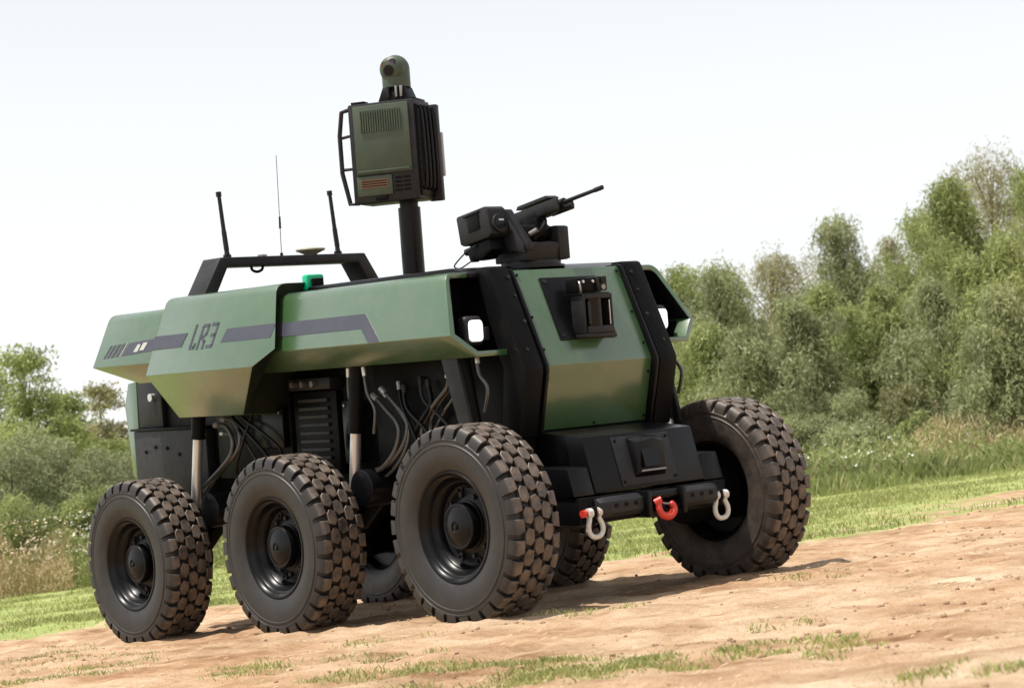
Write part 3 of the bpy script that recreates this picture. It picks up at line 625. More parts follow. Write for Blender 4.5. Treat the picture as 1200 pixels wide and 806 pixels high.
# ------------------------------------------------------------------ mast, radar and camera ball
b = B(); cyl(b, (-1.50, 0, 1.50), (-1.50, 0, 1.955), .066, seg=32); cyl(b, (-1.50, 0, 1.50), (-1.50, 0, 1.525), .10, seg=32); ms_ = part('mast', b, 'black_sheen', ve)
b = B(); cyl(b, (-1.50, 0, 1.955), (-1.50, 0, 2.0), .055, seg=32); part('mast_collar', b, 'black_sheen', ms_)
RD = Matrix.Translation((-1.545, -.062, 0)) @ Matrix.Rotation(.549, 4, 'Z')      # local x along the green face, local -y out of it
hw, hd, z0, z1 = .205, .14, 1.99, 2.572
def rp(name, b, mat, parent, bevel=.0, **k): b.transform(RD); return part(name, b, mat, parent, bevel, **k)
b = B(); box(b, (-hw, hw), (-hd, hd), (z0, z1)); rd = rp('radar', b, 'grey_black', ve, .010, label='charcoal radar box with green cover on the mast')
b = B(); box(b, (-hw + .035, hw - .030), (-hd - .014, -hd), (2.155, z1 - .015)); gp = rp('green_cover', b, 'green_dark', rd, .005)
b = B()
for k in range(17):
    x = -.125 + k * .0152; box(b, (x, x + .007), (-hd - .021, -hd - .012), (2.40, 2.525))
rp('ribs', b, 'green_dark', gp)
b = B(); box(b, (-hw + .045, hw - .04), (-hd - .024, -hd - .012), (2.165, 2.178)); rp('cover_lip', b, 'green_dark', gp, .002)
b = B(); box(b, (-hw + .030, .045), (-hd - .010, -hd), (2.03, 2.145)); gl = rp('label_frame', b, 'green_dark', rd, .004)
b = B(); box(b, (-hw + .055, .02), (-hd - .013, -hd - .008), (2.075, 2.125)); rp('warning_label', b, 'tan_print', gl)
b = B()
for k in range(3): box(b, (-hw + .060, .014), (-hd - .0145, -hd - .012), (2.083 + k * .014, 2.088 + k * .014))
rp('label_print', b, 'black', gl)
b = B(); box(b, (-.065, .01), (-hd - .012, -hd), (2.0, 2.028)); rp('latch', b, 'black', rd, .003)
for r in range(4):
    for c in range(2):
        b = B(); box(b, (.062 + c * .052, .104 + c * .052), (-hd - .004, -hd + .004), (2.045 + r * .024, 2.057 + r * .024)); rp('vent_slot', b, 'black', rd)
b = B(); tube(b, [(-hw + .02, -hd + .03, z1 - .02), (-hw - .050, -hd + .03, z1 - .035), (-hw - .072, -hd + .03, 2.40), (-hw - .072, -hd + .03, 2.18), (-hw - .035, -hd + .03, z0 + .005), (-hw + .02, -hd + .03, z0 + .008)], .0145, 8, 1)
cyl(b, (-hw - .072, -hd + .03, 2.385), (-hw, -hd + .03, 2.395), .009, seg=8); cyl(b, (-hw - .072, -hd + .03, 2.20), (-hw, -hd + .03, 2.20), .009, seg=8); rp('handle', b, 'grey_black', rd)
# ribbed cooling face to the right
b = B(); box(b, (hw, hw + .012), (-hd + .02, hd - .01), (z0 + .02, z1 - .03)); co = rp('cooling_face', b, 'black', rd, .003)
for k in range(4):
    y = -hd + .045 + k * .065; b = B(); tube(b, [(hw + .008, y, z1 - .05), (hw + .032, y, z1 - .075), (hw + .036, y, z0 + .11), (hw + .008, y, z0 + .06)], .010, 8, 3); rp('cooling_pipe', b, 'black_sheen', co)
for k in range(12):
    b = B(); box(b, (hw + .010, hw + .020), (-hd + .062, -hd + .092), (2.09 + k * .022, 2.10 + k * .022)); rp('cooling_fin', b, 'grey_black', co)
b = B(); box(b, (hw - .02, hw + .062), (hd + .011, hd + .035), (2.13, 2.39)); rp('pale_panel', b, 'pale_panel', rd, .006)
b = B(); box(b, (hw - .03, hw + .055), (hd - .04, hd + .01), (z0 - .005, z1 - .02)); rp('rear_frame', b, 'grey_black', rd, .008)
b = B(); box(b, (.02, hw - .01), (-.09, .10), (z1, z1 + .012)); box(b, (-hw + .02, -.10), (-hd + .01, -hd + .08), (z1, z1 + .014)); rp('top_plate', b, 'black', rd, .003)
b = B(); loft(b, [[(x, y, z1) for x, y in ((-.02, -.115), (.165, -.115), (.165, .07), (-.02, .07))], [(x, y, z1 + .085) for x, y in ((.005, -.09), (.14, -.09), (.14, .045), (.005, .045))]]); bs = rp('camera_base', b, 'black', rd, .005)
for x in (.04, .09, .12):
    b = B(); box(b, (x, x + .014), (-.118, -.09), (z1 + .02, z1 + .085)); rp('connector', b, 'steel_dull' if x > .05 else 'grey_black', bs, .003)
cc = Vector((.070, -.022, 2.765))
b = B(); prof = [(.083, -.11), (.083, .0)] + [(.083 * math.cos(t), .083 * math.sin(t)) for t in [math.pi / 2 * k / 8 for k in range(1, 8)]] + [(.004, .083)]
lathe(b, prof, 36, 'z', cc); ca = rp('camera_ball', b, 'green_dark', rd, smooth=45)
fd = Vector((-.06, -.98, -.10)).normalized()
b = B(); u_, v_ = frame(fd); cyl(b, cc + fd * .020, cc + fd * .062, .080, .074, seg=32); cyl(b, cc + fd * .062, cc + fd * .082, .074, .056, seg=32); cyl(b, cc + fd * .082, cc + fd * .090, .056, .036, seg=32); rp('camera_face', b, 'green_dark', ca)
upv = (Vector((0, 0, 1)) - fd * fd.z).normalized(); sdv = fd.cross(upv)
for off, r, mt in ((-upv * .006 + sdv * .004, .027, 'lens'), (upv * .040 - sdv * .020, .017, 'lens_purple'), (upv * .030 + sdv * .034, .013, 'tan_print')):
    b = B(); hh = .090 - .35 * max(0, off.length - .02); cyl(b, cc + fd * (hh - .02) + off, cc + fd * (hh + .004) + off, r * 1.25, seg=24); lr = rp('lens_ring', b, 'gun', ca)
    b = B(); cyl(b, cc + fd * (hh + .002) + off, cc + fd * (hh + .006) + off, r, seg=24); rp('lens', b, mt, ca)

# ------------------------------------------------------------------ remote weapon station
b = B(); cyl(b, (-.42, -.03, 1.505), (-.42, -.03, 1.548), .165, seg=36); cyl(b, (-.42, -.03, 1.505), (-.42, -.03, 1.522), .185, seg=36); ws = part('weapon_station', b, 'gun', ve, .003, label='black remote weapon station on the roof')
b = B(); prism(b, [(-.275, 1.545), (-.265, 1.63), (-.27, 1.645), (-.33, 1.645), (-.35, 1.60), (-.54, 1.60), (-.54, 1.545)], -.185, .118); part('yoke_base', b, 'gun', ws, .006)
b = B(); prism(b, [(-.262, 1.548), (-.262, 1.725), (-.29, 1.732), (-.42, 1.732), (-.45, 1.70), (-.45, 1.548)], .045, .122); part('yoke_arm', b, 'gun', ws, .006)
b = B(); prism(b, [(-.255, 1.60), (-.255, 1.642), (-.405, 1.835), (-.49, 1.845), (-.525, 1.80), (-.53, 1.60)], -.190, -.150); la = part('yoke_arm', b, 'gun', ws, .006)
b = B(); prism(b, [(-.275, 1.585), (-.275, 1.63), (-.41, 1.805), (-.50, 1.81), (-.51, 1.66), (-.42, 1.62)], -.204, -.189); part('arm_cover', b, 'grey_black', la, .004)
EL = Matrix.Translation((-.42, 0, 1.80)) @ Matrix.Rotation(-math.radians(8.5), 4, 'Y') @ Matrix.Translation((.42, 0, -1.80))
def gpart(name, b, mat, parent, bevel=0., **k): b.transform(EL); return part(name, b, mat, parent, bevel, **k)
b = B(); prism(b, [(-.62, 1.79), (-.60, 1.842), (-.24, 1.842), (-.20, 1.83), (-.20, 1.785), (-.30, 1.768), (-.60, 1.768)], -.02, .052); gn = gpart('gun_receiver', b, 'gun', ws, .006)
b = B(); prism(b, [(-.52, 1.852), (-.50, 1.872), (-.26, 1.872), (-.23, 1.852)], -.022, .058); gpart('feed_cover', b, 'grey_black', gn, .004)
for y0, y1 in ((-.045, -.030), (.065, .078)):
    b = B(); box(b, (-.33, -.15), (y0, y1), (1.77, 1.835)); gpart('cradle', b, 'gun', gn, .004)
b = B(); cyl(b, (-.20, .018, 1.81), (-.16, .018, 1.81), .024, seg=18); cyl(b, (-.16, .018, 1.81), (.12, .018, 1.81), .0115, .0105, seg=16); cyl(b, (.09, .018, 1.81), (.150, .018, 1.81), .0130, seg=16); gpart('barrel', b, 'gun', gn)
b = B(); cyl(b, (-.20, .018, 1.780), (-.115, .018, 1.780), .010, seg=14); cyl(b, (-.125, .018, 1.780), (-.10, .018, 1.780), .014, seg=14); gpart('gas_tube', b, 'gun', gn)
b = B(); prism(b, [(-.46, 1.60), (-.44, 1.78), (-.33, 1.78), (-.32, 1.70), (-.36, 1.60)], -.05, .03); cyl(b, (-.36, -.14, 1.70), (-.36, .05, 1.70), .045, seg=20); part('elevation_drive', b, 'black', ws, .006)
b = B(); tube(b, [(-.30, -.10, 1.66), (-.27, -.06, 1.72), (-.29, -.02, 1.76), (-.34, 0, 1.77)], .012, 8); part('cable', b, 'black', ws)
b = B(); cyl(b, (-.31, -.12, 1.69), (-.27, -.10, 1.71), .014, seg=10); part('fitting', b, 'steel_dull', ws)
b = B(); prism(b, [(-.665, 1.70), (-.665, 1.845), (-.655, 1.855), (-.415, 1.855), (-.395, 1.835), (-.395, 1.70), (-.42, 1.685), (-.64, 1.685)], -.335, -.205); sb = gpart('sight_box', b, 'gun', ws, .006)
b = B(); box(b, (-.575, -.475), (-.341, -.333), (1.745, 1.83)); gpart('window', b, 'black', sb, .003)
b = B(); box(b, (-.600, -.46), (-.345, -.335), (1.835, 1.845)); gpart('brow', b, 'gun', sb, .002)
b = B(); cyl(b, (-.397, -.270, 1.755), (-.375, -.270, 1.755), .052, seg=24); gpart('lens_ring', b, 'gun', sb, .004)
b = B(); cyl(b, (-.376, -.270, 1.755), (-.372, -.270, 1.755), .040, seg=24); gpart('lens', b, 'lens', sb)
b = B(); box(b, (-.373, -.369), (-.285, -.250), (1.765, 1.775)); gpart('glint', b, 'chrome', sb)
b = B(); prism(b, [(-.63, 1.60), (-.64, 1.665), (-.60, 1.683), (-.44, 1.683), (-.43, 1.62), (-.52, 1.585)], -.32, -.215); ds = gpart('drive_unit', b, 'black', ws, .010)
b = B(); cyl(b, (-.70, -.27, 1.665), (-.62, -.27, 1.665), .020, seg=14); gpart('knob', b, 'gun', ds)
b = B(); tube(b, [(-.52, -.325, 1.655), (-.60, -.34, 1.62), (-.69, -.345, 1.565), (-.70, -.34, 1.545), (-.66, -.33, 1.54), (-.58, -.31, 1.575), (-.53, -.26, 1.60), (-.48, -.22, 1.60)], .0042, 6, 5); part('loose_cable', b, 'grey_black', ws)
b = B(); cyl(b, (-.575, -.30, 1.565), (-.575, -.30, 1.60), .024, seg=14); part('connector', b, 'black', ws, .004)

# ------------------------------------------------------------------ foliage
def leaf_quads(P, D, Lg, Wd, r):
    # P base points, D hanging directions: one rhombic leaf each
    n = len(P); D = D / np.linalg.norm(D, axis=1, keepdims=True); Q = r.normal(size=(n, 3)); S_ = np.cross(D, Q); S_ /= np.linalg.norm(S_, axis=1, keepdims=True) + 1e-9
    Lg = np.asarray(Lg).reshape(-1, 1); Wd = np.asarray(Wd).reshape(-1, 1)
    mid = P + D * Lg * .45
    co = np.stack([P, mid + S_ * Wd * .5, P + D * Lg, mid - S_ * Wd * .5], 1).reshape(-1, 3)
    return co
def leaf_object(name, co, mat, parent=None):
    n = len(co) // 4; me = np_mesh(name, co, np.arange(4 * n), np.full(n, 4)); me.materials.append(M[mat])
    return link(name, me, parent)
def trunk_bm(r, base, h, rad, lean, limbs):
    b = B(); pts = [Vector((base[0], base[1], -.15))]
    for k in range(1, 8):
        t = k / 7; pts.append(Vector((base[0] + lean[0] * t * t + .05 * h / 6 * r.normal() * (t < .95), base[1] + lean[1] * t * t + .05 * h / 6 * r.normal(), h * .93 * t)))
    tube(b, pts, [rad * (1 - .88 * k / 7) for k in range(8)], 8, 2)
    for t, e in limbs:
        i = min(int(t * 7), 6); s_ = pts[i].lerp(pts[i + 1], t * 7 - i); e = Vector(e); m_ = s_.lerp(e, .5) + Vector((0, 0, .08 * (e - s_).length))
        tube(b, [s_, m_, e], [rad * .42 * (1 - t * .5), rad * .3 * (1 - t * .5), rad * .1], 5, 2)
    return b
def tree(label, x, y, h, R_, mat, seed, nclump=46, droop=.75, shape='cone', low=.08, leafL=.135, leafW=.026, group='eucalyptus trees behind the track', dens=1., gaps=0.):
    r = np.random.default_rng(seed); base = np.array([x, y]); lean = (r.normal() * .15, r.normal() * .15)
    env_f = {'cone': lambda t: np.clip(1.05 - t, .06, 1) ** .75 * np.clip(t / .12 + .35, 0, 1), 'round': lambda t: np.sqrt(np.clip(1 - ((t - .55) / .52) ** 2, .03, 1)), 'tall': lambda t: np.clip(1.25 - t * .85, .1, 1) * np.clip(t / .2 + .3, 0, 1) * (1 - np.clip((t - .9) / .12, 0, .8))}[shape]
    nb = 10; la = r.random(nb) * .7 + np.arange(nb) * 2.4; lh = np.clip(r.uniform(.45, .98, nb), 0, 1); lh[0] = 1.0; lr = R_ * r.uniform(.55, 1.35, nb); lr[0] = R_ * .08
    li = np.where(r.random(nclump) < .26, 0, r.integers(0, nb, nclump)); tt = r.uniform(.0, 1, nclump) ** .72; tt[:10] = np.linspace(.9, 1.0, 10)
    t = low + (lh[li] - low) * (.12 + .88 * tt); ang = la[li] + r.normal(size=nclump) * .25; env = np.clip(env_f(t), .05, 1)
    rr = np.where(li == 0, R_ * .62 * (1 - tt) + .10, lr[li] * env_f(lh[li] * .8) * (.45 + .55 * np.sin(tt * 2.2))) * r.uniform(.75, 1.2, nclump)
    cc_ = np.stack([x + lean[0] * t * t + rr * np.cos(ang), y + lean[1] * t * t + rr * np.sin(ang), h * t], 1)
    root = bpy.data.objects.new('tree', None); C.objects.link(root); root.location = (x, y, 0); WM[root.name] = Matrix.Translation((x, y, 0))
    root['label'] = label; root['category'] = 'tree'; root['group'] = group
    lim = [(min(.95, max(.1, tt - .12)), c) for tt, c in list(zip(t, cc_))[::3]]
    part('trunk', trunk_bm(r, base, h, .011 * h + .015, lean, lim), 'bark', root, body=False, smooth=60)
    allc = []
    for k in range(nclump):
        cr = R_ * r.uniform(.18, .46) * (.62 + .42 * env[k]); ns = int(20 * dens * r.uniform(.7, 1.3))
        st = r.normal(size=(ns, 3)); st /= np.linalg.norm(st, axis=1, keepdims=True); st *= cr * r.uniform(.25, 1, (ns, 1)) ** .6; st[:, 2] = st[:, 2] * .8 + cr * .25
        nl = 11; f_ = np.linspace(0, 1, nl)
        sl_ = r.uniform(.35, 1.0, (ns, 1)) * (cr * 1.1 + .34)
        outd = st[:, :2] / (np.linalg.norm(st[:, :2], axis=1, keepdims=True) + 1e-6)
        px = st[:, 0:1] + outd[:, 0:1] * f_ * sl_ * (1 - droop) * 1.2; py = st[:, 1:2] + outd[:, 1:2] * f_ * sl_ * (1 - droop) * 1.2; pz = st[:, 2:3] - (f_ ** 1.3) * sl_ * droop + f_ * sl_ * (1 - droop) * .5
        P = np.stack([px, py, pz], -1).reshape(-1, 3) + r.normal(size=(ns * nl, 3)) * .035 + cc_[k]
        D = r.normal(size=(len(P), 3)) * .75; D[:, 2] -= droop * 1.25
        allc.append(leaf_quads(P, D, r.uniform(.65, 1.3, len(P)) * leafL, r.uniform(.7, 1.3, len(P)) * leafW, r))
    leaf_object('crown', np.concatenate(allc), mat, root)
    return root
T = [  # label, x, y, height, crown radius, leaves, shape
 ('pale green tree showing just right of the vehicle, rounded crown above its far headlight', -30.1, 31.3, 5.73, 1.10, 'leaf_mid', 'tall'),
 ('full grey-green tree above the far front wheel', -27.2, 29.9, 5.15, 1.05, 'leaf_grey', 'round'),
 ('darker olive rounded tree rising behind the gap between paler trees', -36.0, 40.8, 6.6, 1.35, 'leaf_olive', 'round'),
 ('bright yellow-green small tree in front of the pointed tree', -23.0, 28.3, 4.1, .85, 'leaf_bright', 'tall'),
 ('pointed cone-shaped dark green tree, tallest in the middle of the right-hand row', -26.6, 33.1, 6.15, 1.20, 'leaf_grey', 'cone'),
 ('hazy brownish tree behind, between the pointed tree and the tallest trees', -32.0, 41.7, 6.5, 1.05, 'leaf_olive', 'tall'),
 ('mid green tree with ragged top left of the tall bare-trunked tree', -26.2, 36.0, 6.27, 1.05, 'leaf_mid', 'tall'),
 ('tall tree with reddish trunk showing between drooping branches, near the right edge', -21.8, 31.8, 6.25, 1.12, 'leaf_mid', 'tall'),
 ('tallest olive-brown tree at the top right corner, behind the others', -30.8, 45.1, 8.5, 1.75, 'leaf_olive', 'round'),
 ('leafy light green tree at the right edge in front of the tall trees', -17.7, 27.4, 4.2, .85, 'leaf_bright', 'tall'),
 ('weeping grey-green young tree under the tall trunked tree', -19.4, 27.4, 3.8, .92, 'leaf_grey', 'tall'),
 ('short weeping tree in front of the bright yellow-green one', -20.8, 24.9, 3.7, .80, 'leaf_grey', 'tall'),
 ('bluish weeping sapling directly above the far front wheel', -21.6, 24.2, 3.3, .80, 'leaf_grey', 'tall'),
 ('bushy young tree below and right of the pointed tree', -21.6, 28.2, 3.9, .80, 'leaf_mid', 'tall'),
 ('young tree close behind the far front wheel, left of the bluish sapling', -23.5, 25.1, 3.5, .85, 'leaf_mid', 'tall'),
 ('tree mostly cut off by the right edge of the picture', -23.9, 37.7, 6.9, 1.4, 'leaf_mid', 'tall'),
 ('tree half hidden behind the vehicle front', -33.0, 32.6, 5.2, 1.14, 'leaf_mid', 'tall'),
 ('low weeping tree at the right edge above the tall dry grass', -16.0, 25.0, 3.1, .80, 'leaf_grey', 'tall'),
 ('slim green tree filling the gap behind the pointed tree', -30.3, 37.8, 5.2, 1.1, 'leaf_bright', 'tall')]
for i, (lb, x, y, h, R_, mt, sh) in enumerate(T):
    tree(lb, x, y, h, R_ * (1.5 if h > 4 else 1.3), mt, 100 + i, nclump=165 if h > 4 else 95, shape=sh, low=.10 if h > 4 else .06, dens=1.15)
T2 = [('open-crowned bright tree at the left edge with sky showing through', -47.0, 19.7, 7.0, 1.55, 'leaf_bright', 'round', 34, .30),
 ('loose rounded green tree left of the vehicle tail', -42.6, 19.5, 5.75, 1.25, 'leaf_bright', 'round', 40, .22),
 ('olive tree standing just left of the tailgate', -50.4, 26.0, 5.4, 1.0, 'leaf_olive', 'round', 40, .2),
 ('airy green tree behind the two left-hand trees', -53.7, 24.2, 6.3, 1.25, 'leaf_bright', 'round', 30, .3),
 ('smaller dense green tree between the loose rounded tree and the olive one', -43.9, 21.2, 4.7, .95, 'leaf_mid', 'round', 40, .15),
 ('tree behind the rear of the vehicle', -47.8, 26.4, 4.5, 1.17, 'leaf_mid', 'round', 36, .2)]
for i, (lb, x, y, h, R_, mt, sh, nc, lo) in enumerate(T2):
    tree(lb, x, y, h, R_, mt, 300 + i, nclump=int(nc * 1.9), droop=.35, shape=sh, low=lo, leafL=.13, leafW=.05, group='trees left of the vehicle', dens=1.0)
def shrub(label, x, y, h, R_, mat, seed, n=16000, leafL=.10, leafW=.026, group='shrubs along the verge'):
    r = np.random.default_rng(seed); root = bpy.data.objects.new('shrub', None); C.objects.link(root); root.location = (x, y, 0); WM[root.name] = Matrix.Translation((x, y, 0))
    root['label'] = label; root['category'] = 'shrub'; root['group'] = group
    k = 34; cl = r.normal(size=(k, 3)); cl /= np.linalg.norm(cl, axis=1, keepdims=True); cl *= r.uniform(.2, 1, (k, 1)) ** .5
    cl = np.stack([x + cl[:, 0] * R_ * .85, y + cl[:, 1] * R_ * .85, h * .44 + cl[:, 2] * h * .40], 1)
    b = B()
    for j in range(0, k, 2): tube(b, [(x + r.normal() * .12, y + r.normal() * .12, -.1), ((x + cl[j][0]) / 2, (y + cl[j][1]) / 2, cl[j][2] * .55), tuple(cl[j])], [.03, .02, .008], 5, 2)
    part('stem', b, 'bark', root, body=False, smooth=60)
    ci = r.integers(0, k, n); cr = (r.uniform(.22, .40, k) * min(R_, h * .6))[ci]
    P = r.normal(size=(n, 3)); P /= np.linalg.norm(P, axis=1, keepdims=True); P *= (cr * r.uniform(.1, 1, n) ** .45)[:, None]; P += cl[ci]; P[:, 2] = np.maximum(P[:, 2], .03)
    D = r.normal(size=(n, 3)); D[:, 2] += .35
    leaf_object('foliage', leaf_quads(P, D, r.uniform(.6, 1.3, n) * leafL, r.uniform(.7, 1.3, n) * leafW, r), mat, root); return root
SH = [('big silvery shrub at the left edge behind the dry weeds', -28.8, 11.3, 2.95, 1.25, 'leaf_bush'), ('broad silvery shrub in the middle of the left thicket', -29.2, 12.9, 3.0, 1.30, 'leaf_bush'), ('silvery shrub right behind the rear wheel and tailgate', -30.4, 14.8, 2.95, 1.15, 'leaf_bush'),
 ('lower olive shrub in front of the left thicket', -26.8, 10.6, 1.9, .95, 'leaf_mid'), ('low dark shrub left of the rear tyre', -26.3, 11.9, 1.7, .85, 'leaf_mid'), ('shrub hidden mostly behind the rear axle', -29.2, 16.0, 2.3, .9, 'leaf_bush'),
 ('low green shrub right above the far front tyre tread', -20.0, 22.9, 1.55, .72, 'leaf_mid'), ('grey shrub in the weeds, second right of the far front tyre', -18.7, 22.7, 1.45, .75, 'leaf_grey'), ('small grey shrub with white flowers at its foot', -17.5, 22.5, 1.25, .68, 'leaf_grey'),
 ('tan withered shrub in the gap between green trees', -20.2, 27.3, 2.0, .62, 'leaf_olive'), ('small shrub under the weeping trees right of the tan one', -17.3, 24.0, 1.25, .55, 'leaf_mid'), ('taller grey shrub between the young trees and the flowers', -19.5, 24.5, 1.9, .68, 'leaf_grey'), ('shrub partly hidden by the far front tyre', -21.2, 23.2, 1.75, .75, 'leaf_mid')]
for i, a_ in enumerate(SH): a_ = list(a_); a_[3] *= 1.14 if i < 6 else 1.05; a_[4] *= 1.12; shrub(*a_, 500 + i, n=26000 if i < 3 else 13000)

# ------------------------------------------------------------------ grass, weeds, flowers, clods
def spot(bear, dist):
    a_ = np.radians(139.73 - np.asarray(bear)); return CAM.x + dist * np.cos(a_), CAM.y + dist * np.sin(a_)
def blades(name, x, y, h, wd, mat, r, bend=.5, kind=True, label=None, cat=None, z=None):
    n = len(x); a_ = r.random(n) * 6.283; z = (height(x, y) if z is None else z) - .006
    fa = r.random(n) * 6.283; bl = bend * h * r.uniform(.2, 1, n)
    ux, uy = np.cos(a_) * wd / 2, np.sin(a_) * wd / 2
    p = np.stack([np.stack([x - ux, y - uy, z], 1), np.stack([x + ux, y + uy, z], 1), np.stack([x + ux * .6 + np.cos(fa) * bl * .35, y + uy * .6 + np.sin(fa) * bl * .35, z + h * .62], 1), np.stack([x + np.cos(fa) * bl, y + np.sin(fa) * bl, z + h], 1)], 1).reshape(-1, 3)
    me = np_mesh(name, p, np.arange(4 * n), np.full(n, 4)); me.materials.append(M[mat]); o = link(name, me)
    o['kind'] = 'stuff'; o['label'] = label; o['category'] = cat; return o
r = np.random.default_rng(31)
n = 330000; bear = r.uniform(-17, 17, n); dist = 8 + 34 * r.random(n) ** 1.25
x, y = spot(bear, dist); sm = soil_mask(x, y); keep = r.random(n) > np.clip(sm * 1.9 - .06, 0, 1)
patch = N4(x, y, 1.6) + N3(x, y, .5) * .6; keep &= r.random(n) < np.clip(.66 + patch * 1.5, .05, 1)
x, y, dist, patch = x[keep], y[keep], dist[keep], patch[keep]
h = r.uniform(.025, .085, len(x)) * (1 + np.clip(patch, 0, 1) * .9) * np.where(dist < 13, .40, .62); blades('grass', x, y, h, .0030 + .00042 * dist, 'grass', r, .8, label='short green grass growing behind the dirt track', cat='grass')
# scattered tufts on the near verge of the track
tx, ty = [], []
for (cx, cy, rad, n) in [(-3.75, -1.54, .25, 260), (-1.3, -2.65, .25, 300), (-1.7, -2.2, .2, 260), (.54, -2.63, .16, 340), (.66, -2.55, .14, 280), (1.87, -2.98, .16, 420), (2.0, -2.80, .13, 380), (2.2, -2.78, .12, 300), (2.4, -2.82, .14, 380), (3.03, -3.15, .17, 700), (3.16, -3.06, .15, 700), (3.3, -3.0, .13, 520), (3.42, -2.9, .12, 360), (3.46, -2.67, .10, 260), (3.53, -2.41, .09, 200), (4.04, -2.84, .07, 110), (4.9, -3.45, .07, 140), (5.1, -3.47, .07, 140), (2.8, -3.28, .15, 500), (-1.5, -2.8, .2, 300), (1.2, -2.3, .12, 120), (2.9, -1.9, .10, 90), (4.3, -1.2, .10, 80), (.1, -1.75, .16, 110), (3.8, -2.6, .1, 160), (-2.5, -1.9, .25, 240), (1.0, .3, .14, 120), (.75, -.75, .10, 110), (.62, -.9, .08, 90), (3.0, 1.2, .15, 70), (1.8, 2.6, .2, 90), (2.6, -2.75, .12, 300)]:
    k = int(n * 1.6)
    for _ in range(6):
        kx, ky = cx + r.normal() * rad * 1.1, cy + r.normal() * rad * .8; tx.append(kx + r.normal(size=k // 6) * rad * .38); ty.append(ky + r.normal(size=k // 6) * rad * .30)
tx = np.concatenate(tx); ty = np.concatenate(ty); h = r.uniform(.008, .032, len(tx))
blades('grass_tufts', tx, ty, h, r.uniform(.003, .007, len(tx)), 'grass', r, .9, label='sparse low grass tufts along the near edge of the dirt', cat='grass')
n = 90000; bear = r.uniform(-2, 18, n); dist = 31 + 13 * r.random(n) ** .7; dist = dist + np.clip(9 - bear, 0, 6) * .5
x, y = spot(bear, dist); pt = N1(x, y, 2.5) + N2(x, y, .8); keep = r.random(n) < np.clip(.5 + pt, .05, 1); x, y, pt, dist = x[keep], y[keep], pt[keep], dist[keep]
h = r.uniform(.10, .55, len(x)) * (.65 + np.clip(pt, -.3, .6)) * np.clip((dist - 28) / 8, .3, 1.1); blades('tall_weeds', x, y, h, r.uniform(.006, .016, len(x)), 'weed', r, .7, label='tall green and yellow weeds at the foot of the right-hand trees', cat='weeds')
def weed_mass(name, b0, b1, d0, d1, n, hmax, mat, label, cat, leafL=.13, leafW=.014, seed=3, thin=0.):
    # twiggy weeds: many short stems at all angles, in uneven mounds
    r = np.random.default_rng(seed); bear = r.uniform(b0, b1, n); dist = r.uniform(d0, d1, n); x, y = spot(bear, dist)
    top = hmax * np.clip(.62 + N1(x, y, 1.5) * .9 + N2(x, y, .45) * .7, .15, 1.25); keep = r.random(n) < np.clip(top / hmax + .15 - thin * (N3(x, y, .9) + .5), .05, 1)
    x, y, top = x[keep], y[keep], top[keep]; n = len(x); z = height(x, y) + top * r.random(n) ** 1.15
    D = r.normal(size=(n, 3)); D[:, 2] = np.abs(D[:, 2]) * 1.5 + .3
    o = leaf_object(name, leaf_quads(np.stack([x, y, z], 1), D, r.uniform(.5, 1.4, n) * leafL, r.uniform(.6, 1.5, n) * leafW, r), mat); o['kind'] = 'stuff'; o['label'] = label; o['category'] = cat
weed_mass('dry_grass', 10.6, 18, 37, 43, 26000, .85, 'dry', 'straw-coloured dry grass under the trees at the right edge', 'dry grass', .2, .012, 3)
weed_mass('dry_weeds', -18.5, -11.6, 35, 39.5, 52000, 1.2, 'dry', 'brown dry weeds at the left edge in front of the shrubs', 'dry weeds', .13, .016, 4)
weed_mass('green_weeds', -13.2, -7.0, 36, 39.5, 34000, 1.0, 'weed', 'green weeds with white flowers left of the rear tyre', 'weeds', .13, .022, 5)
weed_mass('verge_weeds', 4.5, 18, 35.5, 42, 62000, .75, 'weed', 'leafy green weeds along the foot of the right-hand trees', 'weeds', .13, .020, 6, .4)
def flowers(name, bear, dist, zz, size, mat, label, k=5):
    r_ = np.random.default_rng(len(bear)); n = len(bear); x, y = spot(bear, dist); co = []; fl = []; sz = []
    for i in range(n):
        for j in range(k):
            c = np.array([x[i], y[i], zz[i]]) + r_.normal(size=3) * size[i] * np.array([.9, .9, .35]); nn = r_.normal(size=3) * .5 + [0, 0, 1]; nn /= np.linalg.norm(nn); u = np.cross(nn, [1, 0, .1]); u /= np.linalg.norm(u); v = np.cross(nn, u); b0 = len(co); s_ = size[i] * .5 * r_.uniform(.6, 1.2)
            co += [c + (u * math.cos(t) + v * math.sin(t)) * s_ for t in (0, 1.05, 2.09, 3.14, 4.19, 5.24)]; fl += list(range(b0, b0 + 6)); sz.append(6)
    me = np_mesh(name, np.array(co), np.array(fl), np.array(sz)); me.materials.append(M[mat]); o = link(name, me); o['kind'] = 'stuff'; o['label'] = label; o['category'] = 'flowers'
n = 80; flowers('wildflowers', r.normal(-11.0, .9, n), r.uniform(35, 37, n), r.uniform(.5, 1.2, n), r.uniform(.02, .045, n), 'petal', 'white wildflowers left of the rear tyre')
n = 85; flowers('wildflowers', r.normal(9.0, 2.2, n), r.uniform(34, 41, n), r.uniform(.2, .8, n), r.uniform(.02, .05, n), 'petal', 'white wildflowers in the weeds under the right-hand trees')
n = 420; flowers('seed_heads', r.uniform(-17.5, -11.2, n), r.uniform(34.8, 38, n), r.uniform(.5, 1.25, n), r.uniform(.02, .045, n), 'straw', 'pale dry seed heads on the brown weeds at the left edge', 3)
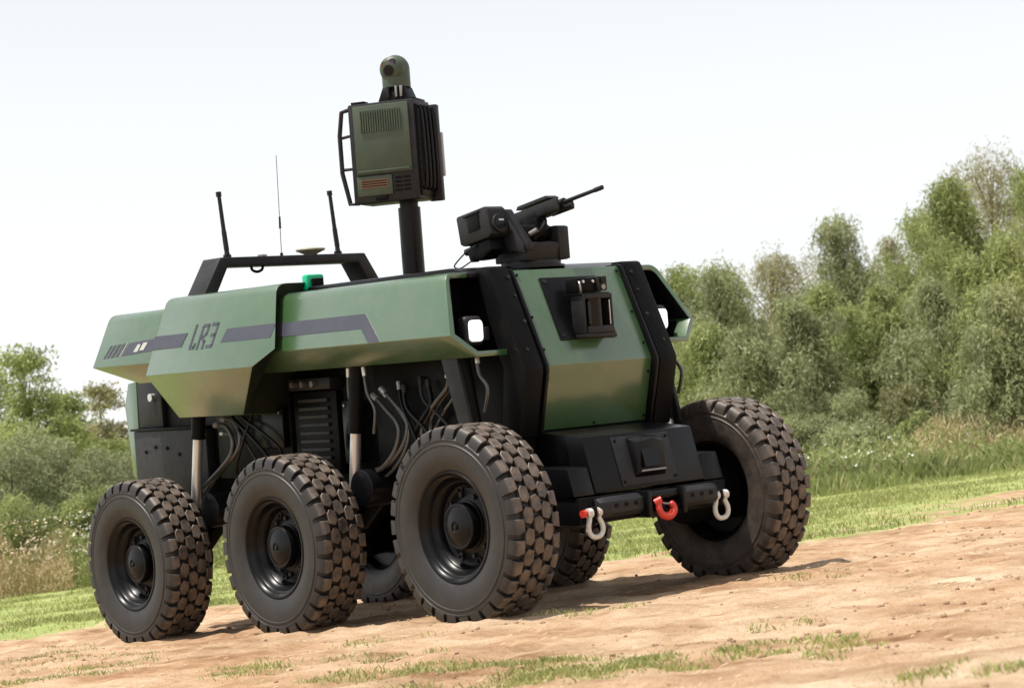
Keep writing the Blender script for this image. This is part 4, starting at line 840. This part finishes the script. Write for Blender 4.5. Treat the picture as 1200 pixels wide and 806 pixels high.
# clods and straw on the bare soil
ico = bmesh.new(); bmesh.ops.create_icosphere(ico, subdivisions=1, radius=1); iv = np.array([v.co[:] for v in ico.verts]); fv = np.array([[v.index for v in f.verts] for f in ico.faces]); ico.free()
n = 9000; bear = r.uniform(-16, 16, n); dist = 5.2 + 12 * r.random(n) ** 1.1; x, y = spot(bear, dist); k = (soil_mask(x, y) > .55) & (r.random(n) < np.clip(.28 + N1(x, y, .9) * 1.1 + N2(x, y, .3) * .9, .03, 1)); x, y = x[k], y[k]; n = len(x)
cl = N2(x, y, .8); size = .0025 + .009 * r.random(n) ** 5 + .012 * (r.random(n) < .03) * r.random(n) + np.clip(cl, 0, 1) * .004
V = iv[None] * size[:, None, None] * r.uniform(.6, 1.35, (n, len(iv), 1)) * np.array([1.2, 1, .75]); V[..., 0] += x[:, None]; V[..., 1] += y[:, None]; V[..., 2] += (height(x, y) + size * .25)[:, None]
F = (fv[None] + (np.arange(n) * len(iv))[:, None, None]).reshape(-1); me = np_mesh('soil_clods', V.reshape(-1, 3), F, np.full(n * len(fv), 3)); me.materials.append(M['clod'])
o = link('soil_clods', me); o['kind'] = 'stuff'; o['label'] = 'small clods and pebbles scattered over the bare dirt'; o['category'] = 'clods'
n = 16000; bear = r.uniform(-16, 16, n); dist = 5.2 + 8 * r.random(n) ** 1.2; x, y = spot(bear, dist); k = (soil_mask(x, y) > .5) & (r.random(n) < np.clip(.55 + N2(x, y, .55) * 1.6, .05, 1)); x, y = x[k], y[k]; n = len(x)
size = .0016 + .0028 * r.random(n) ** 2
tv = np.array([[1, 0, -.4], [-.5, .87, -.4], [-.5, -.87, -.4], [0, 0, .9]]); tf = np.array([[0, 1, 3], [1, 2, 3], [2, 0, 3]])
V = tv[None] * size[:, None, None] * r.uniform(.6, 1.5, (n, 4, 1)); V[..., 0] += x[:, None]; V[..., 1] += y[:, None]; V[..., 2] += (height(x, y) + size * .3)[:, None]
me = np_mesh('grit', V.reshape(-1, 3), (tf[None] + (np.arange(n) * 4)[:, None, None]).reshape(-1), np.full(n * 3, 3)); me.materials.append(M['clod']); o = link('grit', me); o['kind'] = 'stuff'; o['label'] = 'fine brown grit strewn over the bare dirt'; o['category'] = 'grit'
n = 1500; bear = r.uniform(-16, 16, n); dist = 5.4 + 9 * r.random(n); x, y = spot(bear, dist); k = soil_mask(x, y) > .4; x, y = x[k], y[k]; n = len(x); a_ = r.random(n) * 6.283; L_ = r.uniform(.008, .030, n); z = height(x, y) + .006
dx, dy = np.cos(a_) * L_, np.sin(a_) * L_; wx, wy = -np.sin(a_) * .0010, np.cos(a_) * .0010
p = np.stack([np.stack([x - wx, y - wy, z], 1), np.stack([x + wx, y + wy, z + .002], 1), np.stack([x + dx + wx, y + dy + wy, z + .004 + L_ * .15], 1), np.stack([x + dx - wx, y + dy - wy, z + .002 + L_ * .15], 1)], 1).reshape(-1, 3)
me = np_mesh('straw_litter', p, np.arange(4 * n), np.full(n, 4)); me.materials.append(M['straw']); o = link('straw_litter', me); o['kind'] = 'stuff'; o['label'] = 'pale straw bits lying on the dirt'; o['category'] = 'straw'
